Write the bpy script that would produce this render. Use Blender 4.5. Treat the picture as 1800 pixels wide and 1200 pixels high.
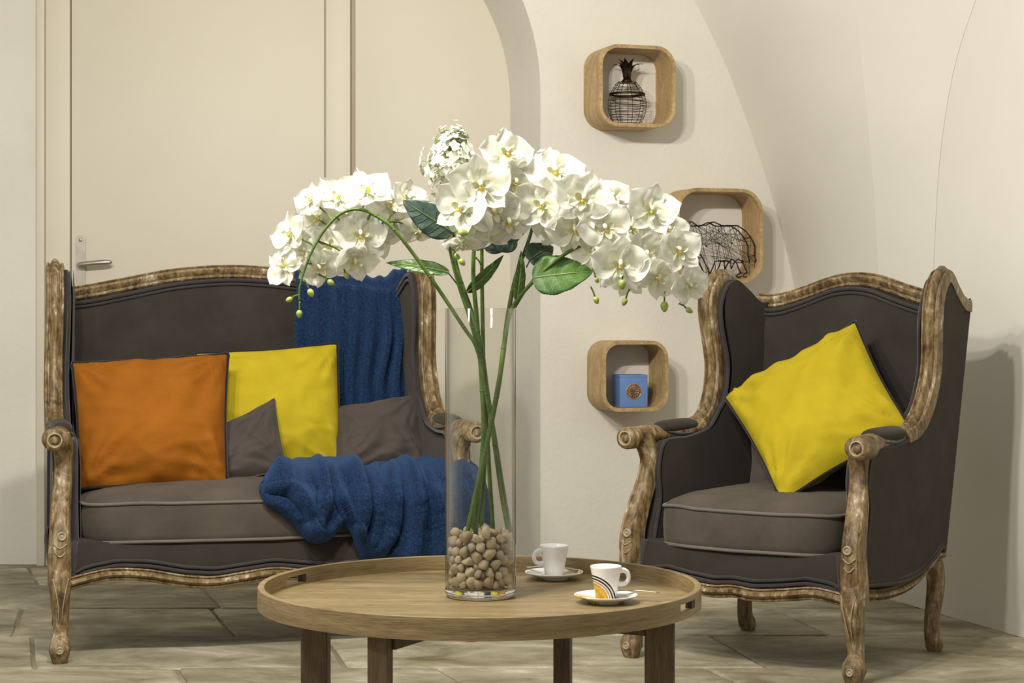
import bpy, bmesh, math, random
import numpy as np
from mathutils import Vector, Matrix, noise
random.seed(7)
PI = math.pi
for o in list(bpy.data.objects): bpy.data.objects.remove(o)
SC = bpy.context.scene
COL = SC.collection
# ------------------------------------------------------------ camera
F = 3350.0; EYE = 0.917; HOR = 550.0          # focal length in px (1800 wide), eye height, horizon row
cd = bpy.data.cameras.new('camera'); cam = bpy.data.objects.new('camera', cd); COL.objects.link(cam)
cd.sensor_width = 36.0; cd.lens = 36.0 * F / 1800.0; cd.shift_y = (HOR - 600.0) / 1800.0
cam.location = (0, 0, EYE); cam.rotation_euler = (PI / 2, 0, 0); cd.clip_end = 60
SC.camera = cam
# ------------------------------------------------------------ light
SC.view_settings.view_transform = 'Standard'; SC.view_settings.look = 'None'
SC.view_settings.gamma = 1.0; SC.view_settings.use_curve_mapping = False
SC.view_settings.exposure = -0.07
w = bpy.data.worlds.new('room_ambience'); SC.world = w; w.use_nodes = True
bg = w.node_tree.nodes['Background']; bg.inputs[0].default_value = (1.0, 0.95, 0.86, 1); bg.inputs[1].default_value = 0.55
def lamp(name, loc, target, watt, size, col=(1, 0.95, 0.865), spread=PI):
    l = bpy.data.lights.new(name, 'AREA'); l.shape = 'DISK'; l.size = size; l.energy = watt; l.color = col; l.spread = spread
    o = bpy.data.objects.new(name, l); COL.objects.link(o); o.location = loc
    o.rotation_euler = (Vector(target) - Vector(loc)).to_track_quat('-Z', 'Y').to_euler(); return o
lamp('ceiling_spot_table', (-0.48, 3.1, 2.32), (0.3, 6.2, 0.9), 33, 0.09)
lamp('ceiling_spot_chair', (-0.30, 3.05, 2.42), (0.7, 6.0, 0.9), 33, 0.09)
lamp('ceiling_spot_sofa', (-1.05, 3.0, 2.30), (-1.1, 6.0, 0.8), 33, 0.12)
lamp('added_fill_near', (-1.6, 1.8, 2.6), (-0.2, 4.2, 0.3), 34, 0.30)  # added fill for blossoms and table front, no known fitting there

# ------------------------------------------------------------ helpers
def P(px, py, d): return Vector(((px - 900) / F * d, d, EYE + (HOR - py) / F * d))
def hit(px, py, o, n):
    r = Vector(((px - 900) / F, 1.0, (HOR - py) / F)); o = Vector(o); n = Vector(n); c = Vector((0, 0, EYE))
    return c + r * ((o - c).dot(n) / r.dot(n))
def hit_z(px, py, z): return hit(px, py, (0, 0, z), (0, 0, 1))

def link(name, me, mat=None, parent=None, smooth=True):
    if mat is not None:
        for m in (mat if isinstance(mat, (list, tuple)) else [mat]): me.materials.append(m)
    if smooth:
        me.polygons.foreach_set('use_smooth', [True] * len(me.polygons))
    o = bpy.data.objects.new(name, me); COL.objects.link(o)
    if parent: o.parent = parent
    return o
def mk(name, v, f, mat=None, parent=None, smooth=True, fix=False, sharp=None):
    me = bpy.data.meshes.new(name); me.from_pydata([tuple(p) for p in v], [], f); me.update()
    if fix:
        b = bmesh.new(); b.from_mesh(me); bmesh.ops.recalc_face_normals(b, faces=b.faces); b.to_mesh(me); b.free()
    o = link(name, me, mat, parent, smooth)
    if sharp: me.set_sharp_from_angle(angle=math.radians(sharp))
    return o
def tag(o, label=None, cat=None, group=None, kind=None):
    if label: o['label'] = label
    if cat: o['category'] = cat
    if group: o['group'] = group
    if kind: o['kind'] = kind
    return o
def empty(name, M=None):
    o = bpy.data.objects.new(name, None); COL.objects.link(o); o.empty_display_size = .05
    if M is not None: o.matrix_world = M
    return o
class MB:
    def __init__(s): s.v = []; s.f = []; s.mi = []
    def add(s, v, f, m=0):
        n = len(s.v); s.v += [Vector(p) for p in v]; s.f += [[i + n for i in q] for q in f]; s.mi += [m] * len(f); return s
    def build(s, name, mat, parent=None, smooth=True, fix=True, sharp=None):
        o = mk(name, s.v, s.f, mat, parent, smooth, False, None)
        if any(s.mi): o.data.polygons.foreach_set('material_index', s.mi)
        if fix:
            b = bmesh.new(); b.from_mesh(o.data); bmesh.ops.recalc_face_normals(b, faces=b.faces); b.to_mesh(o.data); b.free()
        if sharp: o.data.set_sharp_from_angle(angle=math.radians(sharp))
        return o
def boxg(x0, x1, y0, y1, z0, z1):
    v = [(x, y, z) for z in (z0, z1) for y in (y0, y1) for x in (x0, x1)]
    return v, [(0, 2, 3, 1), (4, 5, 7, 6), (0, 1, 5, 4), (2, 6, 7, 3), (0, 4, 6, 2), (1, 3, 7, 5)]
def bevel_box(name, x0, x1, y0, y1, z0, z1, r, mat, parent=None, seg=2, M=None):
    b = bmesh.new(); v, f = boxg(x0, x1, y0, y1, z0, z1)
    vs = [b.verts.new(p) for p in v]
    for q in f: b.faces.new([vs[i] for i in q])
    bmesh.ops.recalc_face_normals(b, faces=b.faces)
    if r > 0: bmesh.ops.bevel(b, geom=list(b.edges), offset=r, segments=seg, affect='EDGES', profile=.5)
    if M is not None: bmesh.ops.transform(b, matrix=M, verts=b.verts)
    me = bpy.data.meshes.new(name); b.to_mesh(me); b.free()
    o = link(name, me, mat, parent); me.set_sharp_from_angle(angle=math.radians(40)); return o
def catmull(pts, n, closed=False):
    A = np.array([tuple(p) for p in pts], float); k = len(A); out = []
    segs = k if closed else k - 1
    ts = np.linspace(0, segs, n, endpoint=not closed)
    for t in ts:
        i = min(int(t), segs - 1); u = t - i
        if closed: p0, p1, p2, p3 = A[(i - 1) % k], A[i % k], A[(i + 1) % k], A[(i + 2) % k]
        else:
            p1, p2 = A[i], A[i + 1]; p0 = A[i - 1] if i > 0 else 2 * p1 - p2; p3 = A[i + 2] if i + 2 < k else 2 * p2 - p1
        out.append(.5 * ((2 * p1) + (-p0 + p2) * u + (2 * p0 - 5 * p1 + 4 * p2 - p3) * u * u + (-p0 + 3 * p1 - 3 * p2 + p3) * u ** 3))
    return out
def circ(n): return [(math.cos(2 * PI * i / n) * .5, math.sin(2 * PI * i / n) * .5) for i in range(n)]
def rsq(n=16, e=.55):
    o = []
    for i in range(n):
        a = 2 * PI * (i + .5) / n; c, s = math.cos(a), math.sin(a)
        o.append((math.copysign(abs(c) ** e, c) * .5, math.copysign(abs(s) ** e, s) * .5))
    return o
MOULD = [(-.5, -.5), (.5, -.5), (.5, .02), (.46, .22), (.36, .28), (.30, .16), (.26, .17), (.2, .36), (.07, .5), (-.07, .5),
         (-.2, .36), (-.26, .17), (-.30, .16), (-.36, .28), (-.46, .22), (-.5, .02)]
def sweepg(pts, wh, prof, nrm=(0, 0, 1), n=None, closed=False, caps=True):
    """sweep prof (width along binormal, height along face normal) on a spline; wh: (w,h) or list per control point"""
    k = len(pts); n = n or (k - 1) * 6 + 1
    if not isinstance(wh, list): wh = [wh] * k
    if not isinstance(nrm, list): nrm = [nrm] * k
    C = [tuple(p) + tuple(a) + tuple(b) for p, a, b in zip(pts, wh, nrm)]
    S = catmull(C, n, closed); Q = [Vector(s[:3]) for s in S]; v = []; f = []; m = len(prof)
    for i, s in enumerate(S):
        a = Q[i - 1] if (i > 0 or closed) else Q[i]; b = Q[(i + 1) % n] if (i < n - 1 or closed) else Q[i]
        t = (b - a).normalized(); nn = Vector(s[5:8]); nn = (nn - t * nn.dot(t))
        nn = nn.normalized() if nn.length > 1e-6 else t.orthogonal().normalized()
        bn = t.cross(nn)
        for (x, y) in prof: v.append(Q[i] + bn * (x * s[3]) + nn * (y * s[4]))
    for i in range(n if closed else n - 1):
        j = (i + 1) % n
        for q in range(m):
            r = (q + 1) % m; f.append((i * m + q, i * m + r, j * m + r, j * m + q))
    if caps and not closed:
        f.append(tuple(range(m - 1, -1, -1))); f.append(tuple((n - 1) * m + q for q in range(m)))
    return v, f
def sweep(name, pts, wh, prof, mat, parent=None, nrm=(0, 0, 1), n=None, closed=False, sharp=None):
    v, f = sweepg(pts, wh, prof, nrm, n, closed); return mk(name, v, f, mat, parent, True, True, sharp)
def tubeg(pts, r, sides=8, n=None, closed=False):
    k = len(pts); n = n or (k - 1) * 5 + 1
    rr = r if isinstance(r, list) else [r] * k
    S = catmull([tuple(p) + (q,) for p, q in zip(pts, rr)], n, closed); Q = [Vector(s[:3]) for s in S]; v = []; f = []; nn = None
    for i in range(n):
        a = Q[i - 1] if (i > 0 or closed) else Q[i]; b = Q[(i + 1) % n] if (i < n - 1 or closed) else Q[i]
        t = (b - a).normalized() if (b - a).length > 1e-9 else Vector((0, 0, 1))
        if nn is None: nn = t.orthogonal().normalized()
        else:
            nn = nn - t * nn.dot(t); nn = nn.normalized() if nn.length > 1e-6 else t.orthogonal().normalized()
        bn = t.cross(nn)
        for q in range(sides):
            a2 = 2 * PI * q / sides; v.append(Q[i] + (nn * math.cos(a2) + bn * math.sin(a2)) * S[i][3])
    for i in range(n if closed else n - 1):
        j = (i + 1) % n
        for q in range(sides): f.append((i * sides + q, i * sides + (q + 1) % sides, j * sides + (q + 1) % sides, j * sides + q))
    if not closed: f.append(tuple(range(sides))); f.append(tuple((n - 1) * sides + q for q in range(sides)))
    return v, f
def tube(name, pts, r, mat, parent=None, sides=8, n=None, closed=False):
    v, f = tubeg(pts, r, sides, n, closed); return mk(name, v, f, mat, parent, True, True)
def latheg(prof, n=48, M=None):
    v = []; f = []; m = len(prof)
    for i in range(n):
        a = 2 * PI * i / n
        for (r, z) in prof:
            p = Vector((r * math.cos(a), r * math.sin(a), z)); v.append(M @ p if M else p)
    for i in range(n):
        j = (i + 1) % n
        for q in range(m - 1): f.append((i * m + q, j * m + q, j * m + q + 1, i * m + q + 1))
    return v, f
def lathe(name, prof, mat, parent=None, n=48, M=None, sharp=None):
    v, f = latheg(prof, n, M); o = mk(name, v, f, mat, parent, True, False)
    b = bmesh.new(); b.from_mesh(o.data); bmesh.ops.remove_doubles(b, verts=b.verts, dist=1e-6); bmesh.ops.recalc_face_normals(b, faces=b.faces); b.to_mesh(o.data); b.free()
    if sharp: o.data.set_sharp_from_angle(angle=math.radians(sharp))
    return o
def gridm(nu, nv, fn, closed_u=False):
    v = [fn(i / (nu - (0 if closed_u else 1)), j / (nv - 1)) for j in range(nv) for i in range(nu)]
    f = []
    for j in range(nv - 1):
        for i in range(nu if closed_u else nu - 1):
            i2 = (i + 1) % nu; f.append((j * nu + i, j * nu + i2, (j + 1) * nu + i2, (j + 1) * nu + i))
    return v, f
def prism(poly, fn0, fn1):
    """closed solid from a 2-D outline; fn0/fn1 map (a,b)->3-D on both faces"""
    n = len(poly); v = [fn0(*p) for p in poly] + [fn1(*p) for p in poly]
    f = [tuple(range(n)), tuple(range(2 * n - 1, n - 1, -1))] + [(i, i + n, (i + 1) % n + n, (i + 1) % n) for i in range(n)]
    return v, f
# ------------------------------------------------------------ materials
def mat_new(name):
    m = bpy.data.materials.new(name); m.use_nodes = True; nt = m.node_tree; return m, nt, nt.nodes, nt.links, nt.nodes['Principled BSDF']
def ramp(nt, stops, interp='LINEAR'):
    r = nt.nodes.new('ShaderNodeValToRGB'); r.color_ramp.interpolation = interp; e = r.color_ramp.elements
    while len(e) < len(stops): e.new(.5)
    for q, (p, c) in zip(e, stops): q.position = p; q.color = tuple(c) + (1,) if len(c) == 3 else c
    return r
def coords(nt, scale=(1, 1, 1), kind='Object', rot=(0, 0, 0)):
    tc = nt.nodes.new('ShaderNodeTexCoord'); mp = nt.nodes.new('ShaderNodeMapping'); mp.inputs['Scale'].default_value = scale; mp.inputs['Rotation'].default_value = rot
    nt.links.new(tc.outputs[kind], mp.inputs[0]); return mp.outputs[0]
def nz(nt, vec, scale, detail=4, rough=.55, dist=0):
    t = nt.nodes.new('ShaderNodeTexNoise'); t.inputs['Scale'].default_value = scale; t.inputs['Detail'].default_value = detail
    t.inputs['Roughness'].default_value = rough; t.inputs['Distortion'].default_value = dist
    nt.links.new(vec, t.inputs['Vector']); return t.outputs['Fac']
def bump(nt, h, strength, dist, prev=None):
    b = nt.nodes.new('ShaderNodeBump'); b.inputs['Strength'].default_value = strength; b.inputs['Distance'].default_value = dist
    nt.links.new(h, b.inputs['Height'])
    if prev is not None: nt.links.new(prev, b.inputs['Normal'])
    return b.outputs[0]
def noisy(name, stops, scale=6, stretch=(1, 1, 1), rough=.6, bs=.2, bd=.002, bscale=None, detail=5, kind='Object', dist=0, spec=.3, sheen=0, metal=0):
    m, nt, N, L, b = mat_new(name); v = coords(nt, stretch, kind)
    f = nz(nt, v, scale, detail, .6, dist); r = ramp(nt, stops); L.new(f, r.inputs[0]); L.new(r.outputs[0], b.inputs['Base Color'])
    b.inputs['Roughness'].default_value = rough; b.inputs['Specular IOR Level'].default_value = spec; b.inputs['Metallic'].default_value = metal
    if sheen: b.inputs['Sheen Weight'].default_value = sheen; b.inputs['Sheen Roughness'].default_value = .4
    if bs: h = nz(nt, v, bscale or scale * 4, 4); L.new(bump(nt, h, bs, bd), b.inputs['Normal'])
    return m
M_plaster = noisy('plaster', [(.3, (.68, .655, .58)), (.7, (.73, .705, .63))], 3, bs=.35, bd=.004, bscale=55, rough=.85, kind='Object', spec=.15)
M_vault = noisy('vault_plaster', [(.3, (.68, .655, .585)), (.7, (.72, .695, .625))], 2, bs=.15, bd=.004, bscale=14, rough=.85, spec=.15)
M_paint = noisy('door_paint', [(.3, (.63, .585, .48)), (.7, (.67, .625, .52))], 1.4, bs=.06, bd=.002, bscale=30, rough=.5, spec=.3)
M_groove = noisy('door_groove_dark', [(.3, (.40, .35, .25)), (.7, (.46, .40, .29))], 3, bs=0)  # groove strip, darker and browner than the door colour
M_white = noisy('white_backing', [(.3, (.68, .64, .57)), (.7, (.74, .70, .64))], 9, bs=.2, bd=.002, bscale=60, rough=.8)
M_mortar = noisy('mortar', [(.25, (.13, .113, .07)), (.5, (.25, .22, .15)), (.75, (.44, .40, .30))], 3.2, bs=.5, bd=.004, bscale=40, rough=.9, spec=.1)
def stone():
    m, nt, N, L, b = mat_new('stone_slab'); v = coords(nt, (1, 1.7, 1), 'Object')
    oi = N.new('ShaderNodeObjectInfo'); add = N.new('ShaderNodeVectorMath'); add.operation = 'ADD'
    cmb = N.new('ShaderNodeCombineXYZ'); mu = N.new('ShaderNodeMath'); mu.operation = 'MULTIPLY'; mu.inputs[1].default_value = 37
    L.new(oi.outputs['Random'], mu.inputs[0]); L.new(mu.outputs[0], cmb.inputs[0]); L.new(mu.outputs[0], cmb.inputs[2]); L.new(v, add.inputs[0]); L.new(cmb.outputs[0], add.inputs[1]); v = add.outputs[0]
    f = nz(nt, v, 3.2, 8, .68, .5); r = ramp(nt, [(.30, (.13, .113, .065)), (.44, (.255, .225, .145)), (.56, (.36, .33, .235)), (.72, (.62, .58, .47))]); L.new(f, r.inputs[0])
    hs = N.new('ShaderNodeHueSaturation'); mr = N.new('ShaderNodeMapRange'); mr.inputs[3].default_value = .78; mr.inputs[4].default_value = 1.15
    L.new(oi.outputs['Random'], mr.inputs[0]); L.new(mr.outputs[0], hs.inputs['Value']); L.new(r.outputs[0], hs.inputs['Color']); L.new(hs.outputs[0], b.inputs['Base Color'])
    b.inputs['Roughness'].default_value = .62; b.inputs['Specular IOR Level'].default_value = .35
    h = nz(nt, v, 9, 8, .65); L.new(bump(nt, h, .5, .008), b.inputs['Normal']); return m
M_stone = stone()
def wood(name, cols, scale=(1, 1, 1), ns=5, rough=.5, bs=.25, rings=0, kind='Object'):
    m, nt, N, L, b = mat_new(name); v = coords(nt, scale, kind)
    f = nz(nt, v, ns, 7, .62, .6); r = ramp(nt, cols); L.new(f, r.inputs[0]); col = r.outputs[0]
    g = nz(nt, v, ns * 9, 3, .6); mx = N.new('ShaderNodeMix'); mx.data_type = 'RGBA'; mx.blend_type = 'MULTIPLY'; mx.inputs[0].default_value = .55
    r2 = ramp(nt, [(.35, (.45, .40, .35)), (.6, (1, 1, 1))]); L.new(g, r2.inputs[0]); L.new(col, mx.inputs[6]); L.new(r2.outputs[0], mx.inputs[7]); L.new(mx.outputs[2], b.inputs['Base Color'])
    b.inputs['Roughness'].default_value = rough; b.inputs['Specular IOR Level'].default_value = .35
    L.new(bump(nt, g, bs, .002), b.inputs['Normal']); return m
M_table = wood('tray_oak', [(.25, (.165, .118, .052)), (.5, (.255, .19, .088)), (.75, (.36, .28, .145))], (1.2, 9, 9), 2.2, .42)
M_rim = wood('rim_oak', [(.25, (.17, .118, .052)), (.5, (.26, .19, .09)), (.75, (.35, .265, .135))], (1.5, 1.5, 22), 2.2, .45)
M_tleg = wood('dark_oak_leg', [(.25, (.075, .048, .024)), (.5, (.125, .083, .043)), (.8, (.19, .13, .07))], (12, 12, 1.2), 3, .55)
M_box = wood('cube_oak', [(.25, (.33, .215, .09)), (.5, (.48, .335, .155)), (.75, (.60, .44, .23))], (4, 4, 16), 2.4, .5)
def washed():
    m, nt, N, L, b = mat_new('limed_frame_wood'); v = coords(nt, (1, 1, 1)); v2 = coords(nt, (34, 34, 9))
    f = nz(nt, v, 13, 6, .7, .8); f2 = nz(nt, v2, 2.4, 5, .65, .4)
    a = N.new('ShaderNodeMath'); a.operation = 'ADD'; s = N.new('ShaderNodeMath'); s.operation = 'MULTIPLY'; s.inputs[1].default_value = .5
    L.new(f, a.inputs[0]); L.new(f2, a.inputs[1]); L.new(a.outputs[0], s.inputs[0])
    r = ramp(nt, [(.36, (.035, .022, .011)), (.44, (.105, .066, .028)), (.51, (.19, .128, .056)), (.57, (.27, .20, .11)), (.65, (.56, .50, .40))]); L.new(s.outputs[0], r.inputs[0])
    L.new(r.outputs[0], b.inputs['Base Color']); b.inputs['Roughness'].default_value = .5; b.inputs['Specular IOR Level'].default_value = .4
    L.new(bump(nt, f2, .45, .004), b.inputs['Normal']); return m
M_frame = washed()
M_carve = noisy('carved_wash', [(.3, (.20, .15, .08)), (.7, (.46, .39, .28))], 60, bs=.2, bd=.001)
def cloth(name, c0, c1, weave=900, rough=.85, sheen=.25, ns=7, tint=(1, 1, 1)):
    m, nt, N, L, b = mat_new(name); v = coords(nt)
    f = nz(nt, v, ns, 5, .6); r = ramp(nt, [(.3, c0), (.7, c1)]); L.new(f, r.inputs[0]); L.new(r.outputs[0], b.inputs['Base Color'])
    b.inputs['Roughness'].default_value = rough; b.inputs['Specular IOR Level'].default_value = .15
    b.inputs['Sheen Weight'].default_value = sheen; b.inputs['Sheen Roughness'].default_value = .45; b.inputs['Sheen Tint'].default_value = tint + (1,)
    h = nz(nt, v, weave, 2, .5); h2 = nz(nt, v, 22, 4, .6); L.new(bump(nt, h, .35, .0012, bump(nt, h2, .18, .006)), b.inputs['Normal']); return m
M_up = cloth('charcoal_linen', (.026, .022, .0185), (.038, .032, .027), 700, .9, .12, 9, (.9, .82, .72))
M_upl = cloth('faded_lit_seat_linen', (.048, .039, .031), (.092, .077, .061), 700, .9, .15, 5, (.95, .85, .72))  # faded linen, with light on the cushion top put into its colour
M_pipe = cloth('charcoal_welt', (.028, .025, .026), (.045, .040, .040), 900)
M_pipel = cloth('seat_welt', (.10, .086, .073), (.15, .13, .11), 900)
M_black = cloth('black_piping', (.010, .009, .009), (.018, .016, .015), 900)
M_yel = cloth('yellow_velvet', (.36, .278, .010), (.43, .338, .014), 500, .8, .02, 6, (1, .9, .4))
M_org = cloth('orange_velvet', (.215, .070, .004), (.28, .092, .006), 500, .8, .02, 6, (1, .7, .3))
M_tau = cloth('taupe_velvet', (.052, .042, .036), (.074, .060, .052), 500, .8, .15, 6, (1, .9, .8))
def plush():
    m, nt, N, L, b = mat_new('blue_plush'); v = coords(nt)
    f = nz(nt, v, 170, 5, .75); r = ramp(nt, [(.34, (.0015, .007, .026)), (.5, (.0045, .019, .060)), (.68, (.017, .052, .135))]); L.new(f, r.inputs[0]); L.new(r.outputs[0], b.inputs['Base Color'])
    b.inputs['Roughness'].default_value = .7; b.inputs['Specular IOR Level'].default_value = .2; b.inputs['Sheen Weight'].default_value = .4; b.inputs['Sheen Roughness'].default_value = .25; b.inputs['Sheen Tint'].default_value = (.16, .36, .80, 1)
    wv = N.new('ShaderNodeTexWave'); wv.inputs['Scale'].default_value = 260; wv.inputs['Distortion'].default_value = 2.5; wv.bands_direction = 'DIAGONAL'; L.new(v, wv.inputs['Vector'])
    h = nz(nt, v, 260, 4); L.new(bump(nt, h, .9, .005, bump(nt, wv.outputs['Fac'], .25, .0015)), b.inputs['Normal']); return m
M_blue = plush()
def metal(name, c, rough=.35):
    m, nt, N, L, b = mat_new(name); v = coords(nt); f = nz(nt, v, 40, 3); r = ramp(nt, [(.3, tuple(x * .85 for x in c)), (.7, c)]); L.new(f, r.inputs[0]); L.new(r.outputs[0], b.inputs['Base Color'])
    b.inputs['Metallic'].default_value = 1; b.inputs['Roughness'].default_value = rough; return m
M_steel = metal('brushed_steel', (.50, .46, .40), .38)
M_wire = metal('bronze_wire', (.055, .040, .026), .45)
M_bwire = noisy('black_wire', [(.3, (.008, .007, .007)), (.7, (.02, .018, .016))], 30, bs=0, rough=.4)
M_cop = noisy('copper_foil', [(.35, (.30, .16, .08)), (.6, (.66, .42, .26))], 55, bs=0, rough=.35, metal=.6)
M_cdk = noisy('copper_dark', [(.35, (.02, .012, .01)), (.6, (.05, .03, .02))], 55, bs=0, rough=.5)
M_bluebox = noisy('blue_card', [(.3, (.115, .215, .47)), (.7, (.135, .245, .51))], 9, bs=.1, bd=.001, rough=.5)
M_stem = noisy('stem_green', [(.3, (.045, .085, .012)), (.6, (.10, .165, .03)), (.8, (.17, .22, .055))], 30, bs=.15, bd=.001, rough=.45)
M_bud = noisy('bud_green', [(.3, (.20, .27, .045)), (.7, (.42, .47, .13))], 60, bs=.05, rough=.45)
def leafm(name, a, b_):
    m, nt, N, L, b = mat_new(name); v = coords(nt); f = nz(nt, v, 35, 5, .6); r = ramp(nt, [(.3, a), (.7, b_)]); L.new(f, r.inputs[0]); L.new(r.outputs[0], b.inputs['Base Color'])
    b.inputs['Roughness'].default_value = .42; h = nz(nt, v, 90, 3); L.new(bump(nt, h, .4, .002), b.inputs['Normal']); return m
M_leaf = leafm('green_leaf', (.026, .080, .008), (.070, .165, .018)); M_leafd = leafm('dark_leaf', (.018, .042, .030), (.040, .075, .058))
M_vein = noisy('leaf_vein', [(.3, (.20, .27, .08)), (.7, (.28, .35, .13))], 20, bs=0)
def petalm():
    m, nt, N, L, b = mat_new('white_petal'); v = coords(nt); ln = N.new('ShaderNodeVectorMath'); ln.operation = 'LENGTH'; L.new(v, ln.inputs[0])
    mr = N.new('ShaderNodeMapRange'); mr.inputs[2].default_value = .05; L.new(ln.outputs['Value'], mr.inputs[0])
    r = ramp(nt, [(0, (.66, .69, .34)), (.22, (.76, .765, .61)), (.75, (.81, .805, .73))]); L.new(mr.outputs[0], r.inputs[0])
    b.inputs['Roughness'].default_value = .5; b.inputs['Specular IOR Level'].default_value = .25; L.new(r.outputs[0], b.inputs['Base Color'])
    h = nz(nt, v, 60, 3); L.new(bump(nt, h, .15, .002), b.inputs['Normal'])
    t = N.new('ShaderNodeBsdfTranslucent'); L.new(r.outputs[0], t.inputs[0]); mx = N.new('ShaderNodeMixShader'); mx.inputs[0].default_value = .35
    L.new(b.outputs[0], mx.inputs[1]); L.new(t.outputs[0], mx.inputs[2]); L.new(mx.outputs[0], N['Material Output'].inputs[0]); return m
M_petal = petalm()
M_lip = noisy('lip_cream', [(.3, (.70, .69, .42)), (.7, (.78, .77, .60))], 80, bs=0, rough=.5)
M_lipy = noisy('lip_yellow', [(.3, (.72, .52, .02)), (.7, (.85, .68, .08))], 80, bs=0, rough=.5)
M_floret = noisy('floret_white', [(.3, (.66, .70, .46)), (.6, (.80, .80, .70))], 120, bs=0, rough=.6)
def pebm():
    m, nt, N, L, b = mat_new('pebble'); oi = N.new('ShaderNodeObjectInfo'); v = coords(nt, (1, 1, 1))
    r = ramp(nt, [(0, (.36, .29, .19)), (.25, (.55, .46, .31)), (.5, (.66, .58, .43)), (.7, (.44, .39, .31)), (.85, (.74, .66, .50)), (1, (.50, .40, .27))]); L.new(oi.outputs['Random'], r.inputs[0])
    f = nz(nt, v, 120, 5, .7); r2 = ramp(nt, [(.3, (.62, .58, .52)), (.65, (1.1, 1.08, 1.0))]); L.new(f, r2.inputs[0]); mx = N.new('ShaderNodeMix'); mx.data_type = 'RGBA'; mx.blend_type = 'MULTIPLY'; mx.inputs[0].default_value = 1
    L.new(r.outputs[0], mx.inputs[6]); L.new(r2.outputs[0], mx.inputs[7]); L.new(mx.outputs[2], b.inputs['Base Color']); b.inputs['Roughness'].default_value = .75; L.new(bump(nt, f, .4, .002), b.inputs['Normal']); return m
M_peb = pebm()
def glassm(name, tint, lo, hi):
    m, nt, N, L, b = mat_new(name); N.remove(b); lw = N.new('ShaderNodeLayerWeight'); lw.inputs[0].default_value = .5
    tr = N.new('ShaderNodeBsdfTransparent'); gl = N.new('ShaderNodeBsdfGlossy'); gl.inputs['Roughness'].default_value = .03
    n = nz(nt, coords(nt), 4, 2); rr = ramp(nt, [(.0, (.985, .987, .98)), (.55, (.965, .965, .955)), (.85, (.80, .79, .75)), (1, (.55, .53, .47))]); L.new(lw.outputs['Facing'], rr.inputs[0]); L.new(rr.outputs[0], tr.inputs[0])
    mx = N.new('ShaderNodeMixShader'); pw = N.new('ShaderNodeMath'); pw.operation = 'POWER'; pw.inputs[1].default_value = 2.6; L.new(lw.outputs['Facing'], pw.inputs[0]); pm_ = N.new('ShaderNodeMath'); pm_.operation = 'MULTIPLY_ADD'; pm_.inputs[1].default_value = .75; pm_.inputs[2].default_value = .025; L.new(pw.outputs[0], pm_.inputs[0]); L.new(pm_.outputs[0], mx.inputs[0]); L.new(tr.outputs[0], mx.inputs[1]); L.new(gl.outputs[0], mx.inputs[2]); L.new(mx.outputs[0], N['Material Output'].inputs[0]); return m
M_glass = glassm('clear_glass', (.972, .975, .965), 0, 1)
def solidglass():
    m, nt, N, L, b = mat_new('base_glass'); b.inputs['Transmission Weight'].default_value = 1; b.inputs['IOR'].default_value = 1.45; b.inputs['Roughness'].default_value = .02
    n = nz(nt, coords(nt), 6, 2); rr = ramp(nt, [(.3, (.95, .96, .94)), (.7, (1, 1, .99))]); L.new(n, rr.inputs[0]); L.new(rr.outputs[0], b.inputs['Base Color']); return m
M_gbase = solidglass()
def porcelain(name, rings=None, mask=None):
    m, nt, N, L, b = mat_new(name); b.inputs['Roughness'].default_value = .15; b.inputs['Specular IOR Level'].default_value = .5
    n = nz(nt, coords(nt), 30, 2); r0 = ramp(nt, [(.3, (.86, .85, .84)), (.7, (.89, .88, .87))]); L.new(n, r0.inputs[0]); col = r0.outputs[0]
    tc = N.new('ShaderNodeTexCoord')
    for (cx, cy, cz, wt, rad, stops) in (rings or []):
        sb = N.new('ShaderNodeVectorMath'); sb.operation = 'SUBTRACT'; sb.inputs[1].default_value = (cx, cy, cz); L.new(tc.outputs['Object'], sb.inputs[0])
        ml = N.new('ShaderNodeVectorMath'); ml.operation = 'MULTIPLY'; ml.inputs[1].default_value = wt; L.new(sb.outputs[0], ml.inputs[0])
        ln = N.new('ShaderNodeVectorMath'); ln.operation = 'LENGTH'; L.new(ml.outputs[0], ln.inputs[0])
        dv = N.new('ShaderNodeMath'); dv.operation = 'DIVIDE'; dv.inputs[1].default_value = rad; dv.use_clamp = True; L.new(ln.outputs['Value'], dv.inputs[0])
        rr = ramp(nt, stops, 'CONSTANT'); L.new(dv.outputs[0], rr.inputs[0])
        mx = N.new('ShaderNodeMix'); mx.data_type = 'RGBA'; L.new(rr.outputs['Alpha'], mx.inputs[0]); L.new(col, mx.inputs[6]); L.new(rr.outputs[0], mx.inputs[7]); col = mx.outputs[2]
    L.new(col, b.inputs['Base Color']); return m
# ============================================================ SETTING
ROOM = math.radians(18); UX = Vector((math.cos(ROOM), math.sin(ROOM), 0)); NX = Vector((math.sin(ROOM), -math.cos(ROOM), 0))
WB = Vector((0.0985, 6.6, 0)); YD = 6.95                 # arch edge on the shelf wall; depth of the door wall
WR = Vector((1.189, 6.17, 0)); VR = Vector((math.sin(ROOM), -math.cos(ROOM), 0)); NR = -UX   # right wall
def wb(u, z, out=0): return WB + UX * u + NX * out + Vector((0, 0, z))
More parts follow.
